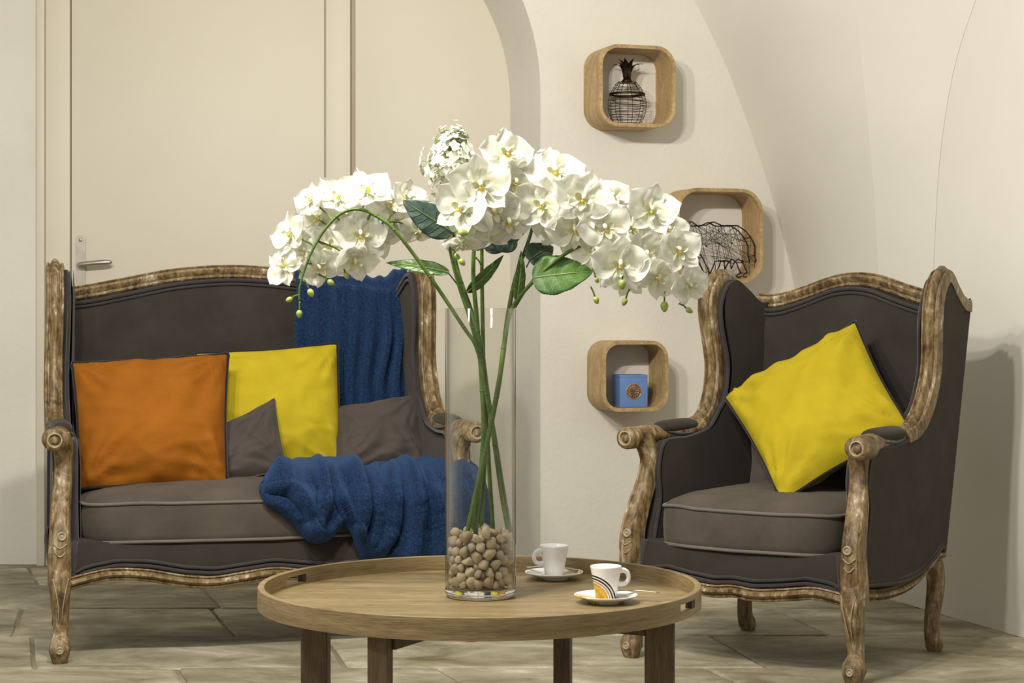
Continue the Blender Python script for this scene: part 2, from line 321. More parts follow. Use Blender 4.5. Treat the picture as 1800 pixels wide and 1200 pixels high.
# floor: mortar bed + slabs
fl = mk('floor', *boxg(-3.4, 2.9, 0.2, 7.6, -.06, -.007), M_mortar, None, False); tag(fl, 'worn grey stone slab floor with pale mortar joints', kind='structure')
rows = [7.25, 6.86, 6.44, 5.93, 5.42, 4.93, 4.46, 3.95, 3.42, 2.9, 2.35, 1.8, 1.2, .6]
rs = random.Random(11)
first_joint = {2: -0.98, 3: -0.86, 4: -1.30, 5: -0.80}
for k in range(len(rows) - 1):
    y1, y0 = rows[k], rows[k + 1]; x = -3.2 + rs.random() * .5; xs = [x]
    while x < 2.5: x += rs.uniform(.55, 1.25); xs.append(x)
    if k in first_joint:
        d = first_joint[k]; j = min(range(len(xs)), key=lambda i: abs(xs[i] - d)); xs[j] = d
    for a, b in zip(xs[:-1], xs[1:]):
        if b - a < .25: continue
        g = .005; sa, sb_ = [.065 + noise.noise((q * 5.3, k * 7.1, 3)) * .035 for q in (a, b)]
        A = [(a + g + sa, y0 + g), (b - g + sb_, y0 + g), (b - g - sb_, y1 - g), (a + g - sa, y1 - g)]; ol = []
        for i in range(4):
            p, q = A[i], A[(i + 1) % 4]; nseg = 7 if i % 2 == 0 else 4
            for s in range(nseg):
                t = s / nseg; xx = p[0] + (q[0] - p[0]) * t; yy = p[1] + (q[1] - p[1]) * t
                n1 = noise.noise((xx * 3.1, yy * 3.1, k)) * .011; n2 = noise.noise((xx * 3.1 + 9, yy * 3.1, k)) * .011
                ol.append((xx + n2, yy + n1))
        cx = sum(p[0] for p in ol) / len(ol); cy = sum(p[1] for p in ol) / len(ol); m = len(ol)
        tz = rs.uniform(-.0025, .0015); tx = rs.uniform(-.002, .002); v = []
        for (sc, z) in ((1.0, -.03), (1.0, -.005), (.985, .0)):
            for p in ol: v.append((cx + (p[0] - cx) * sc, cy + (p[1] - cy) * sc, z + (tz + tx * (p[0] - cx) if z > -.02 else 0)))
        f = [tuple(range(2 * m, 3 * m))] + [(r * m + i, r * m + (i + 1) % m, (r + 1) * m + (i + 1) % m, (r + 1) * m + i) for r in (0, 1) for i in range(m)]
        s = mk('slab', v, f, M_stone, fl, False, True)
# door wall
wl = mk('wall_left', *boxg(-3.4, .35, YD, YD + .2, 0, 3.2), M_plaster, None, False); tag(wl, 'cream plaster wall around the painted door', kind='structure')
def dx(px): return (px - 900) / F * YD
d1 = empty('door_1', Matrix.Translation((dx(350), YD, 0))); tag(d1, 'plain cream painted door with steel lever handle', kind='structure')
def dbox(name, a, b, front, z1=2.6, mat=M_paint, z0=0, r=.003):
    o = bevel_box(name, dx(a) - dx(350), dx(b) - dx(350), -front, .01, z0, z1, r, mat, d1); return o
dbox('frame_post', 83, 126, .030); dbox('leaf', 128, 571.5, .022, z0=.008); dbox('frame_post', 574.5, 617, .030)
dbox('groove', 617, 625, .006, mat=M_groove)
t1 = bevel_box('trim_1', dx(69), dx(82.5), YD - .042, YD, 0, 3, .003, M_paint); tag(t1, 'narrow cream casing strip beside the door', kind='structure')
t2 = bevel_box('trim_2', dx(625.5), dx(905), YD - .026, YD, 0, 3, .002, M_paint); tag(t2, 'wide cream panel between door and arch', kind='structure')
ZH = EYE + (HOR - 463) / F * YD
pl = [];
for i in range(13): a = PI * i / 12; pl.append((math.cos(a) * .0178, .085 + math.sin(a) * .0178))
pl += [(-.0178, -.165), (.0178, -.165)]
hx = dx(144.5) - dx(350)
v, f = prism(pl, lambda a, b: (hx + a, -.030, ZH + b), lambda a, b: (hx + a, -.020, ZH + b))
b = bmesh.new(); vs = [b.verts.new(p) for p in v]; [b.faces.new([vs[i] for i in q]) for q in f]; bmesh.ops.recalc_face_normals(b, faces=b.faces)
bmesh.ops.bevel(b, geom=[e for e in b.edges if all(abs(q.co.y + .030) < 1e-5 for q in e.verts)], offset=.0025, segments=2, affect='EDGES'); me = bpy.data.meshes.new('handle_plate'); b.to_mesh(me); b.free()
o = link('handle_plate', me, M_steel, d1); me.set_sharp_from_angle(angle=.6)
tube('lever', [(hx, -.028, ZH - .006), (hx, -.055, ZH - .006), (hx + .012, -.068, ZH - .005), (hx + .05, -.070, ZH - .001), (hx + .09, -.069, ZH + .002), (hx + .117, -.067, ZH + .003), (hx + .120, -.067, ZH + .003)],
     [.009, .009, .009, .0092, .0098, .007, .002], M_steel, d1, 12, 40)
lathe('lock', [(0, .004), (.0045, .004), (.0055, .002), (.0055, -.004)], M_steel, d1, 20, Matrix.Translation((hx, -.031, ZH + .084)) @ Matrix.Rotation(PI / 2, 4, 'X'))
# shelf wall with the arch opening
R = .8; ZS = 1.68; arc = [(0, 0)] + [(0, ZS * i / 6) for i in range(1, 6)] + [(-R + R * math.cos(PI / 2 * i / 24), ZS + R * math.sin(PI / 2 * i / 24)) for i in range(25)] + [(-3.6, ZS + R)]
UR = 1.75; g = MB(); n = len(arc)
v = []; f = []
for (u, z) in arc: v += [wb(u, z), wb(UR, z)]
for i in range(n - 2): f.append((2 * i, 2 * i + 1, 2 * i + 3, 2 * i + 2))
v += [wb(-3.6, 3.2), wb(UR, 3.2)]; f.append((2 * (n - 1), 2 * (n - 2), 2 * (n - 2) + 1, 2 * n + 1, 2 * n))
for (u, z) in arc:
    p = wb(u, z); t = (YD - p.y) / math.cos(ROOM); v.append(p - NX * t)
for i in range(n - 1): f.append((2 * i, 2 * i + 2, 2 * n + 2 + i + 1, 2 * n + 2 + i))
wbk = mk('wall_back', v, f, M_plaster, None, True); wbk.data.set_sharp_from_angle(angle=.5); tag(wbk, 'rough cream plaster wall with arched opening', kind='structure')
# right wall
def wr(t, z): return WR + VR * t + Vector((0, 0, z))
v = [wr(.02, 0), wr(4.2, 0), wr(4.2, 3.2), wr(.02, 3.2)]; v += [p - NR * .2 for p in v]
wrt = mk('wall_right', v, [(0, 1, 2, 3), (4, 7, 6, 5), (0, 4, 5, 1), (3, 2, 6, 7), (0, 3, 7, 4), (1, 5, 6, 2)], M_vault, None, False); tag(wrt, 'smooth cream side wall behind the armchair', kind='structure')
# vault springer in the corner
rowsy = [1046, 900, 700, 600, 500, 400, 300, 200, 100, 0, -120, -260, -420]
c1px = [1455, 1443, 1424, 1411, 1395, 1372, 1343, 1309, 1270, 1222, 1165, 1090, 1000]
c2px = [1555, 1554, 1551, 1549, 1545, 1540, 1533, 1524, 1514, 1503, 1490, 1472, 1450]
c3px = [1640, 1640, 1640, 1640, 1640, 1644, 1650, 1662, 1682, 1715, 1760, 1830, 1920]
dgr = [6.17, 6.17, 6.165, 6.16, 6.15, 6.14, 6.12, 6.10, 6.09, 6.07, 6.05, 6.02, 5.98]
K = 6; v = []; f = []
def smooth(a): return [c[0] for c in catmull([(x, 0, 0) for x in a], (len(a) - 1) * 3 + 1)]
ry, c1, c2, c3, dg = map(smooth, (rowsy, c1px, c2px, c3px, dgr))
NL = len(ry)
for i in range(NL):
    a = hit(c1[i], ry[i], WB + NX * .002, NX); bq = P(c2[i], ry[i], dg[i]); c = hit(c3[i], ry[i], WR + NR * .001, NR)
    if i == 0:
        for q in (a, bq, c): q.z = 0
    for t in range(K): v.append(a.lerp(bq, t / K))
    for t in range(K + 1): v.append(bq.lerp(c, t / K))
m = 2 * K + 1
for i in range(NL - 1):
    for t in range(2 * K): f.append((i * m + t, i * m + t + 1, (i + 1) * m + t + 1, (i + 1) * m + t))
vt = mk('ceiling', v, f, M_vault, None, True)
for e in vt.data.edges:
    if e.vertices[0] % m == K and e.vertices[1] % m == K: e.use_edge_sharp = True
tag(vt, 'plastered groin vault springing from the corner', kind='structure')

# ============================================================ LOUIS STYLE SEATS
SIDE = [(.02, .245), (.10, .232), (.25, .222), (.36, .232), (.45, .262), (.53, .285), (.555, .28), (.60, .46), (.64, .65), (.695, .938), (.63, .945), (.56, .985), (.50, 1.012), (.462, .985), (.437, .93),
        (.44, .87), (.455, .80), (.452, .75), (.425, .68), (.385, .645), (.32, .598), (.2, .578), (.085, .572), (.052, .50), (.06, .42), (.03, .32)]
WING = [(.285, .604), (.345, .618), (.392, .655), (.425, .715), (.437, .78), (.427, .86), (.42, .93), (.437, .985), (.475, 1.018), (.515, 1.016), (.565, .985), (.63, .95), (.69, .942)]
def padded(name, poly, f_at, depth, inset, mat, parent):
    """outline panel with a raised soft centre"""
    b = bmesh.new(); vs = [b.verts.new(f_at(p[0], p[1], 0)) for p in poly]; fc = b.faces.new(vs); b.normal_update()
    want = Vector(f_at(.3, .4, 1)) - Vector(f_at(.3, .4, 0))
    if fc.normal.dot(want) < 0: fc.normal_flip()
    fc = [fc]
    for (i, d) in ((inset * .35, depth * .6), (inset * .45, depth * .3), (inset, depth * .1)):
        bmesh.ops.inset_region(b, faces=fc, thickness=i, depth=d, use_even_offset=True)
    me = bpy.data.meshes.new(name); b.to_mesh(me); b.free(); return link(name, me, mat, parent)
def lift(z, dz): return z + dz * max(0, min(1, (z - .6) / .35))
def seat_unit(root, hw, dz, crest, flare):
    HB = hw - .035                                         # half width at the back
    def xo(s, z=.5): return hw + .008 + flare * max(0, min(1, (z - .60) / .35)) - .11 * max(0, s - .46)    # outer face, flaring at the wings
    for sx in (-1, 1):
        ol = catmull([(p[0], lift(p[1], dz), 0) for p in SIDE], len(SIDE) * 4, True)
        ol = [(p[0], p[1]) for p in ol]
        v, f = prism(ol, lambda s, z: (sx * (xo(s, z) - .004), s, z), lambda s, z: (sx * (xo(s, z) - .05), s, z))
        sp = mk('side_panel', v, f, M_up, root, False, True)
        cx = .36; cz = .55
        padded('outer_pad', ol, lambda s, z, k: (sx * (xo(s, z) - .004 + k), s, z), .010, .03, M_up, sp)
        padded('inner_pad', ol, lambda s, z, k: (sx * (xo(s, z) - .05 - k), s, z), .016, .035, M_up, sp)
        # welts along both faces of the panel
        for xx, nm in ((.002, 'outer_welt'), (-.054, 'inner_welt')):
            tube(nm, [(sx * (xo(p[0], p[1]) + xx), p[0] + (.36 - p[0]) * .018, p[1] + (.55 - p[1]) * .018) for p in ol], .0055, M_pipe, sp, 6, len(ol), True)
            tube(nm, [(sx * (xo(p[0], p[1]) + xx), p[0] + (.36 - p[0]) * .05, p[1] + (.55 - p[1]) * .05) for p in ol], .0045, M_pipe, sp, 6, len(ol), True)
        # wing frame: moulded wood facing forward / up
        W = [(sx * (xo(s, z) - .015), s, lift(z, dz)) for s, z in WING]
        nr = []
        for i in range(len(W)):
            a = Vector(W[max(0, i - 1)]); c = Vector(W[min(len(W) - 1, i + 1)]); t = (c - a).normalized(); q = Vector((1, 0, 0)).cross(t)
            if q.dot(Vector((0, .60 - W[i][1], .62 - W[i][2]))) > 0: q = -q
            nr.append(tuple(q))
        sweep('wing_frame', W, [(.052, .044)] * 4 + [(.050, .044)] * 9, MOULD, M_frame, root, nr, 90, sharp=38)
        # arm rail
        zc = .584
        A = [(sx * (hw + .004), -.005, zc), (sx * (hw + .0), .07, zc + .006), (sx * (xo(.18) - .022), .16, zc + .006), (sx * (xo(.26) - .026), .26, zc + .010), (sx * (xo(.33) - .026), .325, zc + .022)]
        arm = sweep('arm', A, [(.056, .056), (.056, .052), (.056, .046), (.055, .042), (.052, .04)], circ(18), M_frame, root, (0, 0, 1), 40)
        pad = []
        for s, r in ((.10, .004), (.108, .020), (.13, .026), (.19, .029), (.25, .028), (.283, .022), (.292, .004)): pad.append(((sx * (xo(s) - .022), s, zc + .022), (r * 2.1, r * 1.5)))
        sweep('arm_pad', [p for p, _ in pad], [q for _, q in pad], circ(16), M_up, root, (0, 0, 1), 40)
        tube('arm_pad_welt', [(sx * (xo(.1) - .022 + .031 * math.cos(a)), .197 + .10 * math.sin(a), zc + .018 + .010 * math.cos(a) ** 2 * -1.4) for a in [2 * PI * i / 16 for i in range(16)]], .004, M_pipe, root, 6, 48, True)
        # post with scroll
        post = [(hw, .002, .20), (hw, -.006, .26), (hw, -.008, .33), (hw - .004, .015, .40), (hw - .011, .046, .47), (hw - .014, .058, .52), (hw - .012, .046, .56), (hw - .006, .02, .592)]
        sz = [(.060, .052), (.060, .052), (.054, .048), (.050, .042), (.047, .036), (.047, .034), (.050, .036), (.040, .030)]
        prof = [(-.5, -.5), (.5, -.5), (.5, .25), (.42, .42), (.33, .36), (.28, .44), (.1, .5), (-.1, .5), (-.28, .44), (-.33, .36), (-.42, .42), (-.5, .25)]
        po = sweep('arm_post', [(sx * a, b_, c) for a, b_, c in post], sz, prof, M_frame, root, (sx * .15, -1, .0), 50, sharp=38)
        Ms = Matrix.Translation((sx * (hw + .014), -.012, zc)) @ Matrix.Rotation(PI / 2, 4, 'X')
        sc = lathe('scroll', [(0, .010), (.006, .010), (.010, .006), (.011, .002), (.015, .002), (.017, .007), (.020, .008), (.023, .004), (.0285, .002), (.030, -.004), (.030, -.06), (.0, -.06)], M_frame, root, 40, Ms)
        lathe('scroll_ring', [(.0155, .001), (.0165, .0085), (.0195, .0085), (.0205, .001)], M_carve, sc, 40, Ms)
        # carved rosette low on the post
        Mr = Matrix.Translation((sx * (hw - .003), -.0345, .335)) @ Matrix.Rotation(PI / 2, 4, 'X')
        lathe('rosette', [(0, .003), (.0035, .003), (.005, 0), (.007, .0), (.008, .004), (.0105, .004), (.012, -.002)], M_carve, po, 24, Mr)
        for q in range(2):
            z0 = .308 - q * .022
            tube('carved_leaf', [(sx * (hw - .016 + q * .003), -.033, z0 + .006), (sx * (hw + .002), -.0365, z0 - .004), (sx * (hw + .018 - q * .003), -.033, z0 + .008)], .0017, M_carve, po, 6, 14)
        # front cabriole leg
        LG = [(hw, .0, .252), (hw, -.010, .205), (hw, -.004, .155), (hw - .003, .010, .105), (hw - .002, .012, .070), (hw + .001, -.004, .040), (hw + .001, -.006, .020), (hw + .001, .0, .0)]
        ls = [(.060, .054), (.056, .058), (.048, .052), (.040, .042), (.038, .038), (.056, .052), (.048, .044), (.034, .032)]
        lg = sweep('front_leg', [(sx * a, b_, c) for a, b_, c in LG], ls, rsq(16, .62), M_frame, root, (0, -1, 0), 44)
        Mr = Matrix.Translation((sx * (hw + .002), -.0315, .036)) @ Matrix.Rotation(PI / 2, 4, 'X')
        lathe('foot_rosette', [(0, .003), (.003, .003), (.0045, 0), (.006, .0), (.007, .003), (.009, .003), (.0105, -.003)], M_carve, lg, 20, Mr)
        for q in (-1, 1):
            tube('knee_bead', [(sx * hw + q * .020, -.034, .225), (sx * hw + q * .012, -.040, .190), (sx * hw + q * .006, -.034, .150), (sx * hw + q * .004, -.018, .11)], .0015, M_carve, lg, 6, 16)
        # back leg
        LB = [(HB, .535, .285), (HB, .560, .235), (HB, .572, .185), (HB, .558, .130), (HB, .545, .085), (HB, .548, .045), (HB, .563, .018), (HB, .567, .0)]
        lb = [(.046, .040), (.046, .046), (.044, .048), (.040, .042), (.038, .036), (.040, .038), (.044, .044), (.034, .034)]
        sweep('back_leg', [(sx * a, b_, c) for a, b_, c in LB], lb, rsq(16, .6), M_frame, root, (0, -1, 0), 40)
        # side rail, serpentine
        SR = [(.015, .222), (.08, .212), (.17, .204), (.28, .206), (.37, .222), (.45, .252), (.51, .270), (.555, .262)]
        sweep('side_rail', [(sx * (xo(s) - .016), s, z) for s, z in SR], (.032, .040), MOULD, M_frame, root, (sx, 0, 0), 50, sharp=38)
    # front rail
    FR = [(-1, .206), (-.90, .220), (-.78, .231), (-.62, .226), (-.45, .208), (-.30, .201), (-.15, .210), (0, .219), (.15, .210), (.30, .201), (.45, .208), (.62, .226), (.78, .231), (.90, .220), (1, .206)]
    if hw < .4: FR = [(-1, .206), (-.88, .216), (-.7, .222), (-.45, .212), (-.2, .205), (0, .210), (.2, .205), (.45, .212), (.7, .222), (.88, .216), (1, .206)]
    def bow(t): return -.022 * (1 - t * t)
    sweep('front_rail', [(t * (hw - .012), bow(t) - .006, z - .002) for t, z in FR], (.034, .040), MOULD, M_frame, root, (0, -1, .1), 90, sharp=38)
    RR = [(-HB, .57, .27), (0, .57, .26), (HB, .57, .27)]; sweep('rear_rail', RR, (.04, .03), rsq(12), M_frame, root, (0, 1, 0), 12)
    # apron / seat deck under the cushion
    nx = 60; zf = np.interp
    ft = [q[0] for q in FR]; fz = [q[1] for q in FR]
    v = []; f = []
    for i in range(nx + 1):
        t = -1 + 2 * i / nx; x = t * (hw - .03); zb = float(np.interp(t, ft, fz)) + .012; yb = bow(t)
        v += [(x, .55, .235), (x, yb + .012, zb), (x, yb - .006, zb + .012), (x, yb - .008, .28), (x, yb + .004, .312), (x, .03, .318), (x, .56, .318)]
    for i in range(nx):
        for q in range(7): f.append((i * 7 + q, i * 7 + (q + 1) % 7, i * 7 + 7 + (q + 1) % 7, i * 7 + 7 + q))
    f += [tuple(range(6, -1, -1)), tuple(nx * 7 + q for q in range(7))]
    mk('seat_apron', v, f, M_up, root, True, True, 50)
    for dzp, rr in ((.021, .0055), (.034, .0045)):
        pts = [(t * (hw - .034), bow(t) - .010, float(np.interp(t, ft, fz)) + dzp) for t in np.linspace(-1, 1, 40)]
        pts = [(-hw + .034 - (dzp - .034) * .6, -.004, .318)] + pts + [(hw - .034 + (dzp - .034) * .6, -.004, .318)]
        tube('apron_welt', pts, rr, M_pipe, root, 6, 120)
    # cushion: rounded rectangle plan, bow front
    ci = hw - .062; ymax = .575; n = 96; plan = []
    for i in range(n):
        a = 2 * PI * i / n; c, s_ = math.cos(a), math.sin(a); e = .22 if hw > .4 else .28
        x = math.copysign(abs(c) ** e, c); y = math.copysign(abs(s_) ** e, s_); plan.append((x, y))
    def ring(k, z, kk=1):
        out = []
        for x, y in plan:
            yy = (ymax - .0) / 2 + (ymax / 2 + .0) * y * k
            if y < 0: yy += (-.030 * (1 - x * x)) * -y
            wv = noise.noise((x * 2.2, y * 2.0, z * 9 + hw)) * .006
            xw = ci + (.030 if False else 0)
            out.append(Vector((x * xw * k, yy + (0 if y > 0 else 0), z + wv * kk)))
        return out
    R_ = [ring(.001, .307), ring(.6, .306), ring(.93, .307), ring(.985, .309), ring(1.0, .312), ring(1.008, .33), ring(1.012, .36), ring(1.008, .39), ring(1.0, .408), ring(.985, .416), ring(.95, .424), ring(.85, .436), ring(.65, .446), ring(.4, .45), ring(.001, .451)]
    v = [p for r in R_ for p in r]; f = [(i * n + q, i * n + (q + 1) % n, (i + 1) * n + (q + 1) % n, (i + 1) * n + q) for i in range(len(R_) - 1) for q in range(n)]
    cu = mk('seat_cushion', v, f, M_upl, root, True, True)
    for z, k in ((.410, 1.006), (.312, 1.006)): tube('cushion_piping', ring(k, z), .0045, M_pipel, cu, 6, n, True)
    # back: padded face between the wings
    cxs = [c[0] for c in crest]; czs = [c[1] for c in crest]
    cs = catmull([(a, b_, 0) for a, b_ in crest], 121); ctx = [c[0] for c in cs]; ctz = [c[1] for c in cs]
    def topz(t): return float(np.interp(t, ctx, ctz))
    def sback(z): return .575 + (z - .35) * .145
    nu, nv = 50, 26; hb = HB + .006
    def face(u, vv):
        t = -1 + 2 * u; zt = topz(t) - .024; z = .33 + (zt - .33) * vv; e = max(0, min(1, (1 - abs(t)) / .10)); e2 = max(0, min(1, (1 - vv) / .10))
        return Vector((t * hb, sback(z) - .030 * (1 - (1 - e) ** 2) ** .5 * (1 - (1 - e2) ** 2) ** .5 * (.8 + .2 * math.cos(t * PI / 2)), z))
    def rear(u, vv):
        t = 1 - 2 * u; zt = topz(t) - .02; z = .26 + (zt - .26) * vv; return Vector((t * hb, .56 + (z - .26) * .19, z))
    g = MB(); g.add(*gridm(nu, nv, face)); g.add(*gridm(nu, nv, rear))
    bk = g.build('backrest', M_up, root, True, True)
    tube('backrest_welt', [(t * (hb - .01), sback(topz(t) - .03) - .022, topz(t) - .030) for t in np.linspace(-1, 1, 30)], .0055, M_pipe, root, 6, 90)
    tube('backrest_welt', [(t * (hb - .01), sback(topz(t) - .03) - .026, topz(t) - .042) for t in np.linspace(-1, 1, 30)], .0045, M_pipe, root, 6, 90)
    sweep('crest_rail', [(t * (hb + .02), sback(topz(t)) + .012, topz(t) - .006) for t in np.linspace(-1, 1, 25)], (.046, .050), MOULD, M_frame, root, [(0, -.85, .5)] * 25, 120, sharp=38)
    for t in ((0,) if hw > .4 else ()):
        z = topz(t)
# sofa
TS = math.radians(17); SOFA = Matrix.Translation((-.651, 5.164, 0)) @ Matrix.Rotation(TS, 4, 'Z')
sofa = empty('sofa', SOFA); tag(sofa, 'two-seat wingback sofa in charcoal fabric with limed carved wood frame', 'sofa')
seat_unit(sofa, .56, .030, [(-1, .978), (-.93, .976), (-.82, .982), (-.6, 1.005), (-.35, 1.032), (-.1, 1.045), (.1, 1.045), (.35, 1.032), (.6, 1.005), (.82, .982), (.93, .976), (1, .978)], -.008)
TC = math.radians(-36); CHAIR = Matrix.Translation((.583, 4.885, 0)) @ Matrix.Rotation(TC, 4, 'Z')
chair = empty('armchair', CHAIR); tag(chair, 'single wingback armchair in charcoal fabric with limed carved wood frame', 'armchair')
seat_unit(chair, .3225, 0, [(-1, .958), (-.9, .955), (-.75, .959), (-.5, .980), (-.22, 1.008), (0, 1.016), (.22, 1.008), (.5, .980), (.75, .959), (.9, .955), (1, .958)], .028)

# ============================================================ CUSHIONS
def planehit(M, px, py, ly):
    """point on the seat-local plane y = ly seen at a pixel"""
    return hit(px, py, M @ Vector((0, ly, 0)), M.to_3x3() @ Vector((0, 1, 0)))
def pillow(name, M, cor, T, mat, pmat, seed, label, group=None, conc=.035, wr=.010, pr=.0050, n=44):
    C = [planehit(M, *c) for c in cor]; ctr = sum(C, Vector()) / 4
    nrm = (C[1] - C[0]).cross(C[3] - C[0]).normalized()
    if nrm.dot(Vector((0, -1, 0))) < 0: nrm = -nrm
    Lx = ((C[1] - C[0]).length + (C[2] - C[3]).length) / 2; Ly = ((C[3] - C[0]).length + (C[2] - C[1]).length) / 2
    inv = Matrix.Translation(-ctr)
    def base(u, v):
        uu = .5 + (u - .5) * (1 - conc * math.sin(PI * v)); vv = .5 + (v - .5) * (1 - conc * math.sin(PI * u))
        p = (C[0] * (1 - uu) + C[1] * uu) * (1 - vv) + (C[3] * (1 - uu) + C[2] * uu) * vv
        w_ = noise.noise((u * 5, v * 5, seed * 3.7)) * .006
        return p + nrm * w_ - ctr
    def h(u, v):
        a = 1 - (2 * u - 1) ** 2; b_ = 1 - (2 * v - 1) ** 2
        t = T * (max(0, a) ** .5) * (max(0, b_) ** .5)
        w_ = 0
        for (cu, cv) in ((0, 0), (1, 0), (1, 1), (0, 1)):
            dxx, dyy = (u - cu) * Lx, (v - cv) * Ly; r = math.hypot(dxx, dyy); an = math.atan2(dyy, dxx)
            w_ += math.sin(an * 15 + seed * 2 + cu * 3 + noise.noise((an * 4, r * 9, seed)) * 3) * math.exp(-((r - .085) / .06) ** 2)
        ed = noise.noise((u * Lx * 26, v * Ly * 9, seed)) * math.exp(-min(v, 1 - v) * Ly / .05) + noise.noise((u * Lx * 9, v * Ly * 26, seed + 5)) * math.exp(-min(u, 1 - u) * Lx / .05)
        big = noise.noise((u * 2.3 + seed, v * 2.3, seed)) * .7 + noise.noise((u * 5 + v * 4 + seed, v * 2.3 - u * 2, seed)) * .6
        k = min(1, 5 * min(a, b_))
        cr_ = noise.noise((u * 3.1 - v * 2.2 + seed, u * 1.5 + v * 6.5, seed * 1.3)); cr_ = (1 - abs(cr_) * 2.2) ** 3 if abs(cr_) < .45 else 0
        return t + k * (w_ * wr * .8 + ed * wr * 1.5 + big * wr * 1.7 + cr_ * wr * (.35 + .5 * v))
    me = MB(); me.add(*gridm(n, n, lambda u, v: base(u, v) + nrm * h(u, v))); me.add(*gridm(n, n, lambda u, v: base(u, v) - nrm * h(1 - u, v) * .85))
    o = me.build(name, mat, None, True, False); o.location = ctr
    ed = [base(i / 20, 0) for i in range(20)] + [base(1, i / 20) for i in range(20)] + [base(1 - i / 20, 1) for i in range(20)] + [base(0, 1 - i / 20) for i in range(20)]
    if pmat: tube('piping', ed, pr, pmat, o, 6, 160, True)
    tag(o, label, 'cushion', group); return o
pillow('throw_pillow', SOFA, [(344, 621, .535), (593, 603, .525), (606, 824, .40), (372, 832, .40)], .075, M_yel, M_black, 1, 'yellow square cushion with dark piping standing upright on the sofa', wr=.008)
pillow('throw_pillow', SOFA, [(588, 716, .46), (735, 693, .50), (745, 822, .36), (592, 830, .34)], .06, M_tau, M_tau, 2, 'taupe cushion at the blanket end of the sofa', wr=.006, pr=.003)
pillow('throw_pillow', SOFA, [(330, 778, .36), (482, 701, .38), (504, 830, .28), (372, 850, .26)], .045, M_tau, M_tau, 3, 'small taupe cushion wedged between the orange and yellow sofa cushions', wr=.006, pr=.003)
pillow('throw_pillow', SOFA, [(127, 637, .40), (401, 621, .37), (399, 854, .20), (138, 858, .21)], .085, M_org, M_black, 4, 'orange cushion with dark piping at one end of the sofa', wr=.011)
pillow('throw_pillow', CHAIR, [(1322, 740, .50), (1495, 730, .50), (1500, 858, .36), (1318, 862, .36)], .04, M_tau, M_tau, 5, 'taupe cushion tucked behind the yellow one on the armchair', wr=.006, pr=.003)
pillow('throw_pillow', CHAIR, [(1275, 699, .36), (1503, 564, .50), (1600, 752, .36), (1374, 882, .13)], .085, M_yel, M_black, 6, 'yellow cushion with dark piping balanced on its corner on the armchair', wr=.010, conc=.05)

# ============================================================ BLANKET
SI = SOFA.inverted(); S3 = SOFA.to_3x3()
def loc(px, py, ly): return SI @ planehit(SOFA, px, py, ly)
bl = empty('throw_blanket', SOFA); tag(bl, 'blue plush throw blanket draped over the sofa back and seat', 'blanket')
def ridge(x, lst):
    return sum(a * math.exp(-((x - c) / w_) ** 2) for c, w_, a in lst)
def upper(u, vv):
    # vv 0: behind the rail .. .16 over the rail .. 1: on the seat
    px_t = 520 + u * 196; px_b = 500 + u * 215
    cr = lambda x: 1.045 - .045 * max(0, (x / .525 - .1) / .9) ** 1.3 - .006
    xt = loc(px_t, 500, .64).x; xb = loc(px_b, 760, .60).x
    zt = cr(xt) - (.012 if u < .8 else .012 - (u - .8) * .22)
    ud = u + .035 * math.sin(vv * 4.2 + u * 5) + .02 * noise.noise((u * 4, vv * 2.5, 8))
    fold = 0
    for i, (c_, w_, a_) in enumerate([(.02, .035, .022), (.15, .050, .030), (.30, .055, .034), (.45, .045, .030), (.60, .055, .036), (.75, .045, .030), (.88, .050, .036), (1.0, .035, .024)]):
        am = .55 + .6 * (.5 + noise.noise((i * 3.3, vv * 2.4, 5)))
        fold += 1.7 * a_ * am * math.exp(-(abs(ud - c_) / (w_ * .8)) ** 1.5)
    fold += .003 * noise.noise((u * 14, vv * 9, 4))
    if vv < .10:
        t = vv / .10; z = zt - .16 * (1 - t); y = .735 + .010 * (1 - t); return Vector((xt, y + fold * .5, z))
    if vv < .22:
        t = (vv - .10) / .12; a = PI * t; return Vector((xt, .682 + .052 * math.cos(a), zt + .034 * math.sin(a) + fold * .3 * math.sin(a) - .006))
    t = (vv - .22) / .78; tt = t ** .9; x = xt + (xb - xt) * t; z = zt + (.47 - zt) * tt
    y = .575 + (z - .35) * .145 - .048 - .010 - fold * min(1, .45 + t * 2.2) + .006 * t
    return Vector((x + .010 * noise.noise((u * 3, vv * 4, 1)), y, z))
g = MB(); g.add(*gridm(150, 90, upper)); o = g.build('blanket_back_drape', M_blue, bl, True, False)
sm = o.modifiers.new('thick', 'SOLIDIFY'); sm.thickness = .009; sm.offset = 0
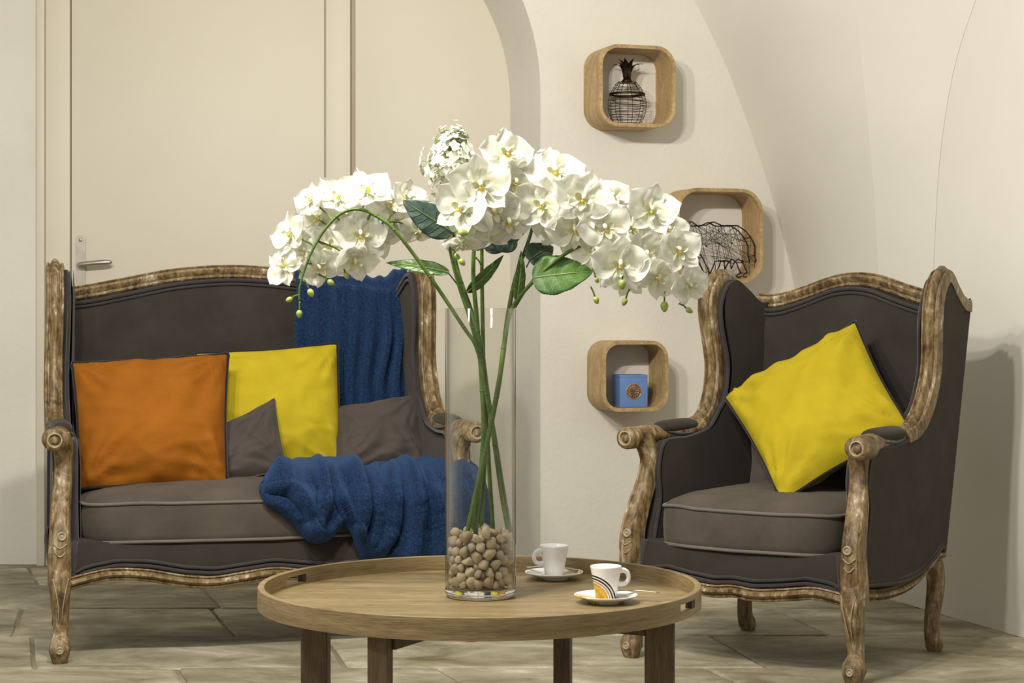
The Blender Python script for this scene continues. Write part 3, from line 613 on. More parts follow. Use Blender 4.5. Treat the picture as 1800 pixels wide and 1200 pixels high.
# lower, heaped on the seat and falling over the front edge
TX = [462, 470, 480, 500, 520, 545, 560, 600, 625, 650, 700, 740, 790, 820, 838, 850, 858]
TY = [858, 845, 838, 833, 824, 819, 823, 821, 826, 823, 817, 810, 806, 812, 826, 850, 880]
BX = [462, 470, 490, 505, 522, 540, 556, 572, 590, 605, 618, 630, 640, 700, 760, 820, 858]
BY = [868, 884, 893, 905, 922, 946, 950, 946, 926, 916, 930, 962, 985, 995, 995, 985, 960]
FOLDS = [  # ridge lines in photo pixels, width px, height m
    ([(466, 862), (485, 856), (510, 862), (530, 885), (540, 915), (545, 940)], 13, .034),
    ([(470, 845), (500, 832), (545, 822)], 12, .030),
    ([(548, 822), (564, 850), (566, 880), (552, 915), (548, 940)], 9, .026),
    ([(560, 832), (600, 826), (622, 840), (630, 870), (632, 905), (622, 940), (628, 978)], 11, .030),
    ([(575, 850), (590, 875), (606, 905), (618, 935)], 9, .022),
    ([(556, 945), (580, 935), (600, 920), (615, 935)], 9, .018),
    ([(660, 826), (690, 820), (708, 832), (722, 855), (724, 900), (720, 950), (716, 990)], 10, .030),
    ([(690, 832), (682, 848), (690, 880), (686, 930), (668, 960)], 11, .018),
    ([(730, 812), (770, 822), (800, 835), (830, 860)], 14, .024),
    ([(735, 850), (760, 880), (770, 930), (765, 985)], 12, .020),
    ([(474, 872), (500, 876), (522, 893), (536, 918)], 6, -.030), ([(568, 842), (578, 870), (592, 900), (604, 918)], 6, -.024), ([(556, 868), (550, 892)], 6, -.022), ([(640, 850), (646, 890), (640, 930)], 8, -.018), ([(705, 850), (702, 900), (694, 940), (672, 975)], 8, -.020), ([(735, 830), (748, 870), (745, 930)], 7, -.018), ([(668, 838), (674, 850)], 6, -.022), ([(785, 845), (795, 900), (792, 970)], 8, -.018),
    ([(640, 860), (655, 900), (650, 950)], 12, .014), ([(800, 850), (815, 900), (812, 970)], 12, .020), ([(840, 850), (848, 900), (845, 960)], 9, .016)]
FS = [(np.array([c[:2] for c in catmull([(p[0], p[1], 0) for p in q], 200)]), w_, a) for q, w_, a in FOLDS]
def fold_h(px, py):
    h = 0; neg = 0
    for q, w_, a in FS:
        d2 = float(np.min((q[:, 0] - px) ** 2 + (q[:, 1] - py) ** 2))
        if a < 0:
            neg += a * math.exp(-d2 / (w_ * w_)); continue
        h = max(h, a * 1.5 * math.exp(-(math.sqrt(d2) / (w_ * .95)) ** 1.45)) + .25 * min(h, a * 1.5 * math.exp(-d2 / (w_ * w_)))
    return max(h * 1.15 + neg * 1.25 + .022, -.006)
def lower(u, vv):
    px = 462 + 396 * u; ty = float(np.interp(px, TX, TY)); by = float(np.interp(px, BX, BY)); py = ty + (by - ty) * vv
    # front edge of the seat cushion in this column
    pf = SI @ hit(px, 884, SOFA @ Vector((0, -.02, 0)), S3 @ Vector((0, 1, 0))); yb = -.030 * (1 - min(1, abs(pf.x) / .5) ** 2)
    pe = planehit(SOFA, px, py, yb - .012); le = SI @ pe
    top = .452
    if le.z < .41: p = le; nr = Vector((0, -1, .12))
    else:
        hp_ = SI @ hit_z(px, py, top); 
        ymax = .40
        if hp_.y > ymax: p = SI @ planehit(SOFA, px, py, ymax)
        else: p = hp_
        t = max(0, min(1, (p.y - yb) / .10)); p = p.copy()
        if t < 1: # rounded edge
            q = SI @ planehit(SOFA, px, py, yb - .012 + max(0, (le.z - .41)) * 1.2); p = q.lerp(p, t) if t > 0 else q
        nr = Vector((0, -1 + .75 * t, .2 + .8 * t))
    return p, nr
def lift_h(u, vv):
    px = 462 + 396 * u; ty = float(np.interp(px, TX, TY)); by = float(np.interp(px, BX, BY)); py = ty + (by - ty) * vv
    e = min(1, min(u, 1 - u) * 14) * min(1, (1 - vv) * 9) * min(1, vv * 8 + .35)
    hh = fold_h(px, py) * (.25 + .75 * e) + .006 * noise.noise((px * .025, py * .025, 1)) + e * (.004 * noise.noise((px * .07, py * .05, 3)) + .0035 * (1 - abs(noise.noise((px * .045 + py * .03, py * .05 - px * .02, 9))) * 2) ** 3)
    return (hh + (1 - e) * -.012 + .014) * (.2 + .8 * min(1, vv * 4.5))
NU, NVV = 190, 100; BP = np.zeros((NVV, NU, 3)); BN = np.zeros((NVV, NU, 3)); BH = np.zeros((NVV, NU, 1))
for j in range(NVV):
    for i in range(NU):
        p_, n_ = lower(i / (NU - 1), j / (NVV - 1)); BP[j, i] = p_; BN[j, i] = n_; BH[j, i, 0] = lift_h(i / (NU - 1), j / (NVV - 1))
for A_ in (BP, BN):
    for it in range(14):
        A_[1:-1, :] = .5 * A_[1:-1, :] + .25 * (A_[:-2, :] + A_[2:, :])
        A_[1:-1, 1:-1] = .6 * A_[1:-1, 1:-1] + .2 * (A_[1:-1, :-2] + A_[1:-1, 2:])
BN /= np.linalg.norm(BN, axis=2, keepdims=True); BP = BP + BN * BH
def lower(u, vv): return Vector(BP[int(round(vv * (NVV - 1))), int(round(u * (NU - 1)))])
g = MB(); g.add(*gridm(NU, NVV, lower)); o = g.build('blanket_seat_heap', M_blue, bl, True, False)
sm = o.modifiers.new('thick', 'SOLIDIFY'); sm.thickness = .014; sm.offset = -.4
tl = [lower(i / 60, 1.0) + Vector((0, .004, 0)) for i in range(0, 61)]; tube('blanket_hem', tl, .010, M_blue, bl, 8, 240)
tl = [lower(0.0, 1 - i / 12) + Vector((0, .004, 0)) for i in range(13)]; tube('blanket_hem', tl, .012, M_blue, bl, 8, 40)
tl = [lower(i / 24 * .25, 0) for i in range(25)]; tube('blanket_hem', tl, .013, M_blue, bl, 8, 80)
# ============================================================ WALL CUBES
def rsquare(w_, h_, r, n=10):
    o = []
    for (cx, cy, a0) in ((w_ / 2 - r, h_ / 2 - r, 0), (-w_ / 2 + r, h_ / 2 - r, 90), (-w_ / 2 + r, -h_ / 2 + r, 180), (w_ / 2 - r, -h_ / 2 + r, 270)):
        for i in range(n): a = math.radians(a0 + 90 * i / (n - 1)); o.append((cx + r * math.cos(a), cy + r * math.sin(a)))
    return o
CD = .155
def wallmat(px, py, out):   # frame on the shelf wall: x right, y up, z out of the wall
    p = hit(px, py, WB + NX * out, NX) - NX * out
    return Matrix((( UX.x, 0, NX.x, p.x), (UX.y, 0, NX.y, p.y), (0, 1, 0, p.z), (0, 0, 0, 1)))
def cube_shelf(px, py, s, label):
    M = wallmat(px, py, CD); e = empty('cube_shelf', M); tag(e, label, 'shelf', 'rounded oak cube shelves')
    a = rsquare(s, s, s * .25); b_ = rsquare(s - .026, s - .026, s * .25 - .013); n = len(a); v = []
    for ol, z in ((a, .001), (a, CD - .002), ([(x * .996, y * .996) for x, y in a], CD), ([(x * 1.004, y * 1.004) for x, y in b_], CD), (b_, CD - .002), (b_, .001)): v += [(x, y, z) for x, y in ol]
    f = [(r * n + i, r * n + (i + 1) % n, ((r + 1) % 6) * n + (i + 1) % n, ((r + 1) % 6) * n + i) for r in range(6) for i in range(n)]
    mk('shell', v, f, M_box, e, True, True, 35)
    v, f = prism(b_, lambda x, y: (x, y, .001), lambda x, y: (x, y, .005)); mk('back_panel', v, f, M_white, e, False, True)
    return e, M, -s / 2 + .013
c1, MC1, fl1 = cube_shelf(1121, 151, .282, 'oak cube shelf holding the wire pineapple')
c2, MC2, fl2 = cube_shelf(1266, 414, .330, 'largest oak cube shelf, holding the wire bear')
c3, MC3, fl3 = cube_shelf(1117.5, 661, .243, 'smallest oak cube shelf, holding the blue box')
MY = Matrix(((1, 0, 0, 0), (0, 0, 1, 0), (0, -1, 0, 0), (0, 0, 0, 1)))     # z-up object -> wall frame (y up)
def on_shelf(M, x, y, z): return M @ Matrix.Translation((x, y, z)) @ MY
# pineapple
pa = empty('wire_pineapple', on_shelf(MC1, -.012, fl1 + .0012, .085)); tag(pa, 'bronze wire pineapple ornament with metal leaf crown', 'ornament')
H = .150
def prad(z): return .067 * max(.05, math.sin(PI * (.17 + .76 * z / H)) ** .58)
wg = MB(); lid = MB()
for i in range(16):
    z = .002 + i * (H - .006) / 15; r = prad(z); tl = random.uniform(-.003, .003)
    pts = [(r * math.cos(a), r * math.sin(a), z + tl * math.sin(a + i)) for a in [2 * PI * q / 20 for q in range(20)]]
    (wg if z < .104 else lid).add(*tubeg(pts, .00095, 5, 40, True))
for q in range(9):
    a = 2 * PI * q / 9 + .2
    wg.add(*tubeg([(prad(z) * math.cos(a), prad(z) * math.sin(a), z) for z in np.linspace(0.001, .104, 8)], .0011, 5))
    lid.add(*tubeg([(prad(z) * math.cos(a), prad(z) * math.sin(a), z) for z in np.linspace(.108, H, 6)], .0011, 5))
wg.build('wire_body', M_wire, pa); lid.build('wire_lid', M_wire, pa)
r = prad(.106); lathe('rim_band', [(r - .001, .1015), (r + .004, .102), (r + .005, .1055), (r + .003, .109), (r - .001, .109), (r - .001, .1015)], M_wire, pa, 40)
lathe('crown_base', [(.0, H - .002), (.019, H - .004), (.017, H + .003), (.011, H + .012), (0, H + .012)], M_wire, pa, 24)
rr = random.Random(3)
for q in range(11):
    a = 2 * PI * q / 11 + .1; inner = q % 2; L_ = .056 + .016 * inner; sp = .028 + (.018 if not inner else 0) + rr.uniform(-.003, .003); ca, sa = math.cos(a), math.sin(a)
    def lf(u, vv):
        w_ = .014 * math.sin(PI * (.22 + .78 * vv) ** 1.0) ** .8 * (1 - vv ** 3); rad = .007 + sp * vv ** 2.0; z = H + .004 + L_ * math.sin(vv * (1.75 if not inner else 1.45)) / math.sin(1.5 if not inner else 1.45)
        off = (u - .5) * 2 * w_; return Vector((ca * rad - sa * off - ca * .004 * (1 - (2 * u - 1) ** 2), sa * rad + ca * off, z))
    o = mk('crown_leaf', *gridm(4, 8, lf), M_wire, pa); m_ = o.modifiers.new('t', 'SOLIDIFY'); m_.thickness = .0012
# bear
def bpx(x, y):   # crop pixel -> metres in the plane of the cube
    px = 1140 + x / 6.; py = 310 + y / 6.
    q = MC2.inverted() @ hit(px, py, MC2 @ Vector((0, 0, .10)), NX); return q.x, q.y
OUT = [(345, 640), (360, 590), (378, 545), (400, 490), (420, 470), (450, 492), (480, 512), (572, 510), (655, 475), (740, 512), (905, 512), (990, 570), (1045, 640), (1085, 720), (1085, 830), (1110, 900), (1128, 950), (1118, 1010), (1080, 1050), (1030, 1056), (960, 1048), (975, 1025), (1008, 1010), (985, 960),
       (962, 900), (915, 862), (870, 905), (838, 970), (830, 890), (780, 880), (730, 885), (715, 935), (680, 1010), (650, 1070), (600, 1066), (590, 1045), (610, 1000), (560, 900), (535, 850), (500, 800), (455, 740), (400, 700)]
be = empty('wire_bear', on_shelf(MC2, 0, 0, .10)); tag(be, 'black geometric wire bear figure on the largest cube', 'ornament')
BI = (MC2 @ Matrix.Translation((0, 0, .10)) @ MY).inverted()
def bl3(x, y, dz):
    a, b_ = bpx(x, y); return BI @ (MC2 @ Vector((a, b_, .10 + dz)))
ymin = min(bpx(*p)[1] for p in OUT); lowsh = fl2 + .0028 - ymin
def b3(x, y, dz):
    p = bl3(x, y, dz); p.z += lowsh; return p
for dz, nm in ((.026, 'outline_wire'), (-.026, 'outline_wire')):
    g = MB(); pts = [b3(x * (1 if dz > 0 else .985) + (0 if dz > 0 else 12), y * 1.0, dz) for x, y in OUT]
    for i in range(len(pts)): g.add(*tubeg([pts[i], pts[(i + 1) % len(pts)]], .0023, 6, 2))
    g.build(nm, M_bwire, be)
g = MB()
for x, y in OUT[::2]: g.add(*tubeg([b3(x, y, .026), b3(x * .985 + 12, y, -.026)], .0015, 5, 2))
g.build('cross_wire', M_bwire, be)['kind'] = 'stuff'
def inside(x, y):
    c = False
    for i in range(len(OUT)):
        (x1, y1), (x2, y2) = OUT[i], OUT[i - 1]
        if (y1 > y) != (y2 > y) and x < (x2 - x1) * (y - y1) / (y2 - y1) + x1: c = not c
    return c
rb = random.Random(5); nodes = [(572, 735), (715, 710), (850, 705), (1000, 690), (620, 830), (900, 850), (480, 600)]; g = MB(); cnt = 0
tops = [(400 + 30 * i, 512) for i in range(18)] + OUT[10:17]; bots = OUT[17:40]; cand = []
for i, t_ in enumerate(tops):
    cand.append((t_, bots[(len(bots) - 1 - i * 2 // 2) % len(bots)])); cand.append((t_, nodes[i % 3]))
for nd in nodes:
    for _ in range(3): cand.append((nd, rb.choice(OUT)))
for A_, B_ in cand:
    if all(inside(A_[0] + (B_[0] - A_[0]) * t, A_[1] + (B_[1] - A_[1]) * t) for t in (.15, .3, .5, .7, .85)):
        dz = rb.choice((.026, .026, -.026)); g.add(*tubeg([b3(*A_, dz), b3(*B_, dz)], .0008, 4, 2))
g.build('web_wire', M_bwire, be)['kind'] = 'stuff'
# blue box
bb = empty('gift_box', on_shelf(MC3, .006, fl3 + .0006, .085)); tag(bb, 'small blue box with round copper filigree medallion', 'box')
Rb = Matrix.Rotation(math.radians(-6), 4, 'Z')
bevel_box('box_body', -.050, .050, -.050, .050, 0, .108, .002, M_bluebox, bb, 2, Rb)
bevel_box('box_lid', -.0503, .0503, -.0503, .0503, .100, .112, .002, M_bluebox, bb, 2, Rb)
Mm = Rb @ Matrix.Translation((.0, -.0504, .055)) @ Matrix.Rotation(PI / 2, 4, 'X')
md = lathe('medallion', [(0, .001), (.0265, .001), (.0275, -.001)], M_cdk, bb, 40, Mm)
lathe('medallion_ring', [(.0248, .0008), (.0254, .002), (.0270, .002), (.0276, .0006)], M_cop, md, 40, Mm)
g = MB()
for rad, cnt, s_ in ((.0225, 24, .0018), (.0168, 14, .0030), (.010, 9, .0026), (.005, 5, .0020), (0, 1, .002)):
    for q in range(cnt):
        a = 2 * PI * q / cnt + rad * 300; g.add(*latheg([(s_ * .45, .0012), (s_ * .6, .002), (s_, .002), (s_ * 1.1, .0010)], 8, Mm @ Matrix.Translation((rad * math.cos(a), rad * math.sin(a), 0))))
g.build('filigree', M_cop, md, True, False)['kind'] = 'stuff'

# ============================================================ TABLE
TC_ = Vector((-.059, 3.5, 0)); RT = .405
tb = empty('coffee_table', Matrix.Translation(TC_)); tag(tb, 'round oak tray coffee table with square legs', 'coffee table')
lathe('table_top', [(0, .393), (RT - .011, .393), (RT - .011, .3835), (0, .3835)], M_table, tb, 120, sharp=40)
NS = 240; v = []; f = []
zs = [.383, .397, .412, .422]; ro, ri = RT, RT - .0125
for i in range(NS):
    a = 2 * PI * i / NS
    for (r, z) in ((ro, .384), (ro, .398), (ro, .412), (ro - .0006, .4214), (ro - .0015, .422), (ri + .0015, .422), (ri + .0006, .4214), (ri, .412), (ri, .398), (ri, .384)): v.append((r * math.cos(a), r * math.sin(a), z))
def slot(i):
    d = (i + .5) * 360 / NS; return abs(d - 335) < 5.2 or abs(d - 155) < 5.2
for i in range(NS):
    j = (i + 1) % NS
    for q in range(10):
        if slot(i) and q in (1, 7): continue
        q2 = (q + 1) % 10; f.append((i * 10 + q, j * 10 + q, j * 10 + q2, i * 10 + q2))
    if slot(i):
        f.append((i * 10 + 1, j * 10 + 1, j * 10 + 8, i * 10 + 8)); f.append((i * 10 + 2, j * 10 + 2, j * 10 + 7, i * 10 + 7))
        if not slot(i - 1): f.append((i * 10 + 1, i * 10 + 2, i * 10 + 7, i * 10 + 8))
        if not slot(i + 1): f.append((j * 10 + 1, j * 10 + 2, j * 10 + 7, j * 10 + 8))
mk('rim', v, f, M_rim, tb, True, True, 40)
for a, s_ in ((335, 1), (155, -1)):
    a2 = math.radians(a + (4 if s_ > 0 else -4)); bevel_box('slot_catch', -.006, .006, -.008, .004, .396, .413, .001, M_cdk, tb, 1, Matrix.Rotation(a2 - PI / 2, 4, 'Z') @ Matrix.Translation((0, RT - .005, 0)))
for (x, y, an) in ((.318, -.161, 0), (-.318, .161, 0), (-.161, -.318, 0), (.161, .318, 0)):
    ang = math.atan2(y, x); bevel_box('leg', -.026, .026, -.017, .017, 0, .383, .002, M_tleg, tb, 1, Matrix.Translation((x, y, 0)) @ Matrix.Rotation(ang + .35, 4, 'Z'))
for ang, zt in ((math.atan2(-.161, .318), .383), (math.atan2(.318, .161), .3832)):
    bevel_box('cross_beam', -.335, .335, -.016, .016, .352, zt, .002, M_tleg, tb, 1, Matrix.Rotation(ang, 4, 'Z'))
ZT = .393
# ============================================================ VASE + PEBBLES
VC = Vector((-.058, 3.525, ZT)); RO = .0655; RI = .0618; HV = .533
va = empty('glass_vase', Matrix.Translation(VC)); tag(va, 'tall clear glass cylinder vase on the coffee table', 'vase')
lathe('vase_wall', [(RI, .0185), (RI, HV - .001), (RI + .0008, HV), (RO - .0008, HV), (RO, HV - .001), (RO, .0185), (RI, .0185)], M_glass, va, 96, sharp=60)
lathe('vase_base', [(0, .0012), (RO - .006, .0005), (RO - .002, .0035), (RO, .009), (RO, .0183), (RI - .004, .0183), (0, .0165)], M_gbase, va, 96)
rng = np.random.default_rng(4); NP = 215
rad = rng.uniform(.0078, .0128, NP); th = rng.uniform(0, 2 * PI, NP); rr_ = np.sqrt(rng.uniform(0, 1, NP)) * .05
X = np.stack([rr_ * np.cos(th), rr_ * np.sin(th), rng.uniform(.03, .16, NP)], 1); Z0 = .0200
for it in range(420):
    D = X[:, None] - X[None]; dist = np.linalg.norm(D, axis=2) + np.eye(NP); ov = np.clip((rad[:, None] + rad[None]) * .93 - dist, 0, None); np.fill_diagonal(ov, 0)
    X += (D / dist[..., None] * ov[..., None] * .28).sum(1); X[:, 2] -= .0006 if it < 360 else 0
    r2 = np.hypot(X[:, 0], X[:, 1]); lim = RI - .0012 - rad * .92; k = np.minimum(1, lim / np.maximum(r2, 1e-6)); X[:, 0] *= k; X[:, 1] *= k
    X[:, 2] = np.maximum(X[:, 2], Z0 + rad * .9)
pm = []; rq_ = random.Random(17)
for q in range(9):
    b = bmesh.new(); bmesh.ops.create_icosphere(b, subdivisions=2, radius=1); cuts = [(Vector((rq_.uniform(-1, 1), rq_.uniform(-1, 1), rq_.uniform(-1, 1))).normalized(), rq_.uniform(.5, .8)) for _ in range(6)]
    for vt_ in b.verts:
        c = vt_.co.normalized(); k = 1.08 + .42 * noise.noise(c * 1.4 + Vector((q * 7, 0, 0))) + .22 * noise.noise(c * 2.7 + Vector((0, q * 5, 0))); vt_.co = Vector((c.x * 1.10 * k, c.y * .95 * k, c.z * .80 * k))
        for n_, h_ in cuts:
            d_ = vt_.co.dot(n_)
            if d_ > h_: vt_.co -= n_ * (d_ - h_)
        mx_ = max(1, vt_.co.length / 1.13); vt_.co /= mx_
    me = bpy.data.meshes.new('pebble'); b.to_mesh(me); b.free(); me.materials.append(M_peb); me.polygons.foreach_set('use_smooth', [True] * len(me.polygons)); pm.append(me)
rp = random.Random(9)
for i in range(NP):
    o = bpy.data.objects.new('pebble', pm[i % 9]); COL.objects.link(o); o.location = VC + Vector(X[i]); o.scale = (rad[i],) * 3
    o.rotation_euler = (rp.uniform(0, 6.28), rp.uniform(0, 6.28), rp.uniform(0, 6.28))
    tag(o, 'beige river pebble among those filling the vase bottom', 'pebble', 'pebbles in the glass vase')
# ============================================================ CUPS
CUPP = [(0, .0025), (.0165, .0025), (.0172, .0), (.0182, .0005), (.0200, .012), (.0232, .03), (.0262, .047), (.0280, .058), (.0284, .0605), (.0276, .0612), (.0266, .0602), (.0245, .048), (.0212, .03), (.018, .012), (.015, .0065), (0, .006)]
SAUP = [(0, .0), (.031, .0), (.0325, .0012), (.034, .004), (.046, .008), (.0565, .0125), (.0578, .0142), (.0570, .0150), (.0552, .0142), (.044, .0098), (.033, .0072), (.024, .0066), (.0228, .0050), (0, .0050)]
blk = (.012, .010, .010, 1); yl = (.62, .42, .02, 1); gd = (.55, .30, .03, 1); wh = (.8, .79, .77, 1); no = (.8, .79, .77, 0); gr = (.12, .16, .02, 1); tn = (.42, .24, .12, 1)
RING = [(0, wh), (.12, gr), (.22, yl), (.40, gd), (.52, yl), (.60, gd), (.66, wh), (.69, tn), (.735, wh), (.775, blk), (.83, wh), (.87, blk), (.925, no), (1, no)]
M_cup = porcelain('white_porcelain')
M_cups = porcelain('striped_porcelain', [(-.030, -.026, -.002, (1, .35, 1), .052, RING)])
SR_ = [(0, no), (.05, yl), (.16, wh), (.24, yl), (.34, wh), (.42, yl), (.50, gr), (.54, wh), (.62, yl), (.70, no)]
SB = [(0, no), (.20, blk), (.26, wh), (.34, blk), (.40, wh), (.48, blk), (.54, wh), (.62, blk), (.68, wh), (.76, blk), (.82, no)]
M_sau1 = porcelain('patterned_saucer', [(.036, .004, .012, (1, .7, 0), .034, SR_), (-.034, -.004, .012, (1, .6, 0), .024, SB)])
M_sau2 = porcelain('patterned_saucer_gold', [(-.032, -.010, .012, (1, .7, 0), .034, SR_), (.027, .002, .012, (1, .5, 0), .017, SB)])
def cup_set(px, py, ang, mcup, msau, lab_c, lab_s):
    p = hit_z(px, py, ZT + .006); s = empty('saucer', Matrix.Translation((p.x, p.y, ZT + .0004))); tag(s, lab_s, 'saucer', 'espresso cups and saucers')
    lathe('plate', SAUP, msau, s, 56)
    c = empty('espresso_cup', Matrix.Translation((p.x, p.y, ZT + .0058))); tag(c, lab_c, 'cup', 'espresso cups and saucers')
    lathe('cup_body', CUPP, mcup, c, 48)
    ca, sa = math.cos(ang), math.sin(ang)
    pts = [(r * ca, r * sa, z) for r, z in ((.0262, .050), (.034, .0515), (.0415, .047), (.044, .038), (.0405, .030), (.033, .0265), (.0225, .0275))]
    sweep('handle', pts, [(.010, .007), (.0095, .0062), (.009, .006), (.0085, .006), (.0085, .006), (.009, .006), (.010, .007)], circ(12), M_cup, c, (-sa, ca, .01), 36)
    return p
q1 = cup_set(974, 1012, math.radians(205), M_cup, M_sau1, 'plain white espresso cup with its handle toward the vase', 'saucer with black and yellow stripes under the plain white cup')
q2 = cup_set(1065, 1053, math.radians(18), M_cups, M_sau2, 'white espresso cup with black and gold swirl stripes', 'saucer with yellow arcs under the swirl-striped cup')
def spoon(a, b_, label):
    a = Vector(a); b_ = Vector(b_); d = (b_ - a); L_ = d.length; t = d.normalized(); s_ = t.cross(Vector((0, 0, 1))).normalized(); up = s_.cross(t)
    def sf(u, vv):
        x = vv; 
        if x < .27: w_ = .0105 * math.sin(PI * min(1, (x + .012) / .30)) ** .6
        else: w_ = .0022 + .0028 * ((x - .27) / .73) ** 1.5
        if x > .96: w_ *= max(.2, 1 - ((x - .96) / .04) ** 2)
        k = 2 * u - 1; z = (.0035 * k * k - .0035) * math.sin(PI * min(1, x / .28)) if x < .28 else 0
        return a + t * (x * L_) + s_ * (k * w_) + up * (z + .004 * math.sin(PI * x) - .0008 * abs(k))
    o = mk('teaspoon', *gridm(7, 30, sf), M_steel); m_ = o.modifiers.new('t', 'SOLIDIFY'); m_.thickness = .0011; tag(o, label, 'spoon'); return o
spoon((q1.x + .048, q1.y + .022, ZT + .0165), (q1.x - .056, q1.y + .028, ZT + .0205), 'small steel teaspoon lying behind the plain white cup')
spoon((q2.x - .004, q2.y + .036, ZT + .0145), (q2.x + .098, q2.y + .008, ZT + .0185), 'small steel teaspoon jutting out from the swirl-striped cup saucer')
# ============================================================ BOUQUET
DV = VC.y
def petal_mesh(ang, L_, W_, curl, cup, narrow, nm, tw=0.0, seed=0):
    ca, sa = math.cos(ang), math.sin(ang)
    def fn(u, vv):
        k = 2 * u - 1; w_ = W_ * (math.sin(PI * (vv ** narrow) * .985 + .015)) ** .62 * .5
        if vv > .86: w_ *= math.sqrt(max(0, 1 - ((vv - .86) / .145) ** 2)) * .25 + .75
        r = .003 + L_ * vv; z = curl * vv * vv * L_ + cup * (k * k) * w_ + .10 * w_ * math.sin(k * 4 + seed + vv * 5) + tw * k * w_ * vv + .004 * noise.noise((k * 1.5, vv * 3, seed))
        rr2 = r * (1 - .06 * k * k); x = k * w_
        return Vector((ca * rr2 - sa * x, sa * rr2 + ca * x, z))
    v, f = gridm(9, 11, fn); me = bpy.data.meshes.new(nm); me.from_pydata([tuple(p) for p in v], [], f); me.polygons.foreach_set('use_smooth', [True] * len(f)); me.materials.append(M_petal); return me
D2 = math.radians
VAR = []
for s in range(4):
    c = (.10, .28, -.22, .45)[s]
    VAR.append([('sepal', petal_mesh(D2(90), .046, .036, c * .8, .10, .85, 'sepal', 0, s)),
                ('petal', petal_mesh(D2(172 - 6 * s), .049, .060, c, .12, .78, 'petal', .15, s + 1)), ('petal', petal_mesh(D2(8 + 5 * s), .049, .060, c * .8, .12, .78, 'petal', -.15, s + 2)),
                ('sepal', petal_mesh(D2(232), .045, .034, c * .6 - .1, .08, .85, 'sepal', 0, s + 3)), ('sepal', petal_mesh(D2(308), .045, .034, c * .7 - .1, .08, .85, 'sepal', 0, s + 4))])
def lip_mesh():
    g = MB()
    def lobe(cx, cy, ang, L_, W_, z0, rise):
        ca, sa = math.cos(ang), math.sin(ang)
        def fn(u, vv):
            k = 2 * u - 1; w_ = W_ * math.sin(PI * (.12 + .8 * vv)) ; return Vector((cx + ca * L_ * vv - sa * k * w_, cy + sa * L_ * vv + ca * k * w_, z0 + rise * vv + .004 * k * k))
        return gridm(5, 6, fn)
    g.add(*lobe(0, -.002, D2(-90), .017, .006, .003, .006), 0); g.add(*lobe(-.003, -.001, D2(160), .012, .006, .004, .009), 0); g.add(*lobe(.003, -.001, D2(20), .012, .006, .004, .009), 0)
    v, f = tubeg([(0, .007, .001), (0, .006, .008), (0, .002, .012), (0, -.001, .012)], [.003, .0035, .0035, .002], 8, 12); g.add(v, f, 0)
    v, f = latheg([(0, .0045), (.002, .0026), (.0032, 0), (.002, -.0026), (0, -.0045)], 10, Matrix.Translation((0, -.0035, .009))); g.add(v, f, 1)
    me = bpy.data.meshes.new('blossom'); me.from_pydata([tuple(p) for p in g.v], [], g.f); me.polygons.foreach_set('use_smooth', [True] * len(g.f)); me.materials.append(M_lip); me.materials.append(M_lipy); me.polygons.foreach_set('material_index', g.mi); return me
LIP = lip_mesh(); rf = random.Random(21)
def facing(yaw, pitch, roll):
    d = Vector((math.sin(D2(yaw)) * math.cos(D2(pitch)), -math.cos(D2(yaw)) * math.cos(D2(pitch)), math.sin(D2(pitch))))
    up = Vector((0, 0, 1)); x = up.cross(d); x = x.normalized() if x.length > .05 else Vector((1, 0, 0)); y = d.cross(x)
    R_ = Matrix((x, y, d)).transposed(); return R_ @ Matrix.Rotation(D2(roll), 3, 'Z'), d
def spray(name, label, stem, radii, blossoms, buds, group='white orchid sprays in the vase', extra=None):
    root = empty(name, Matrix.Translation((VC.x, VC.y, ZT + .03))); tag(root, label, 'flower', group); off = -Vector(root.location)
    S = [P(x, y, DV + d) + off for x, y, d in stem]; g = MB(); n = len(S) * 8; C = catmull(S, n); C = [Vector(c) for c in C]
    g.add(*tubeg(S, radii, 10, n))
    for i in range(6, n - 4, 9): g.add(*latheg([(0, -.0016), (radii[min(len(radii) - 1, i * len(radii) // n)] * 1.22, -.0008), (radii[min(len(radii) - 1, i * len(radii) // n)] * 1.22, .0008), (0, .0016)], 8, Matrix.Translation(C[i])))
    H0 = len(C) // 2 if len(stem) > 6 else 2 * len(C) // 3
    for (x, y, dd, yaw, pit, roll, sc) in blossoms:
        p = P(x, y, DV + dd) + off; R_, d = facing(yaw, pit, roll); k = rf.randrange(4)
        b = bpy.data.objects.new('blossom', LIP); COL.objects.link(b); b.parent = root; b.matrix_local = Matrix.Translation(p) @ R_.to_4x4() @ Matrix.Scale(sc * 1.16, 4)
        for nm, me in VAR[k]:
            q = bpy.data.objects.new(nm, me); COL.objects.link(q); q.parent = b
        c = min(C[H0:], key=lambda t: (t - p).length); bp = p - d * .003
        g.add(*tubeg([c, c.lerp(bp, .5) - d * .012, bp], [.0022, .0018, .0016], 6, 9))
    for (x, y, dd, s_, ax, ay) in buds:
        p = P(x, y, DV + dd) + off; c = P(ax, ay, DV + dd) + off; dr = (p - c).normalized(); Mq = Matrix.Translation(p) @ dr.to_track_quat('Z', 'Y').to_matrix().to_4x4()
        lathe('bud', [(0, -s_ * 1.0), (s_ * .45, -s_ * .85), (s_ * .78, -s_ * .35), (s_ * .80, .1 * s_), (s_ * .6, s_ * .7), (s_ * .22, s_ * 1.15), (0, s_ * 1.22)], M_bud, root, 14, Mq)
        g.add(*tubeg([c, c.lerp(p, .5) + Vector((0, 0, .002)), p - dr * s_], [.0018, .0016, .0018], 6, 8))
    g.build('stem', M_stem, root, True, True)
    return root, off
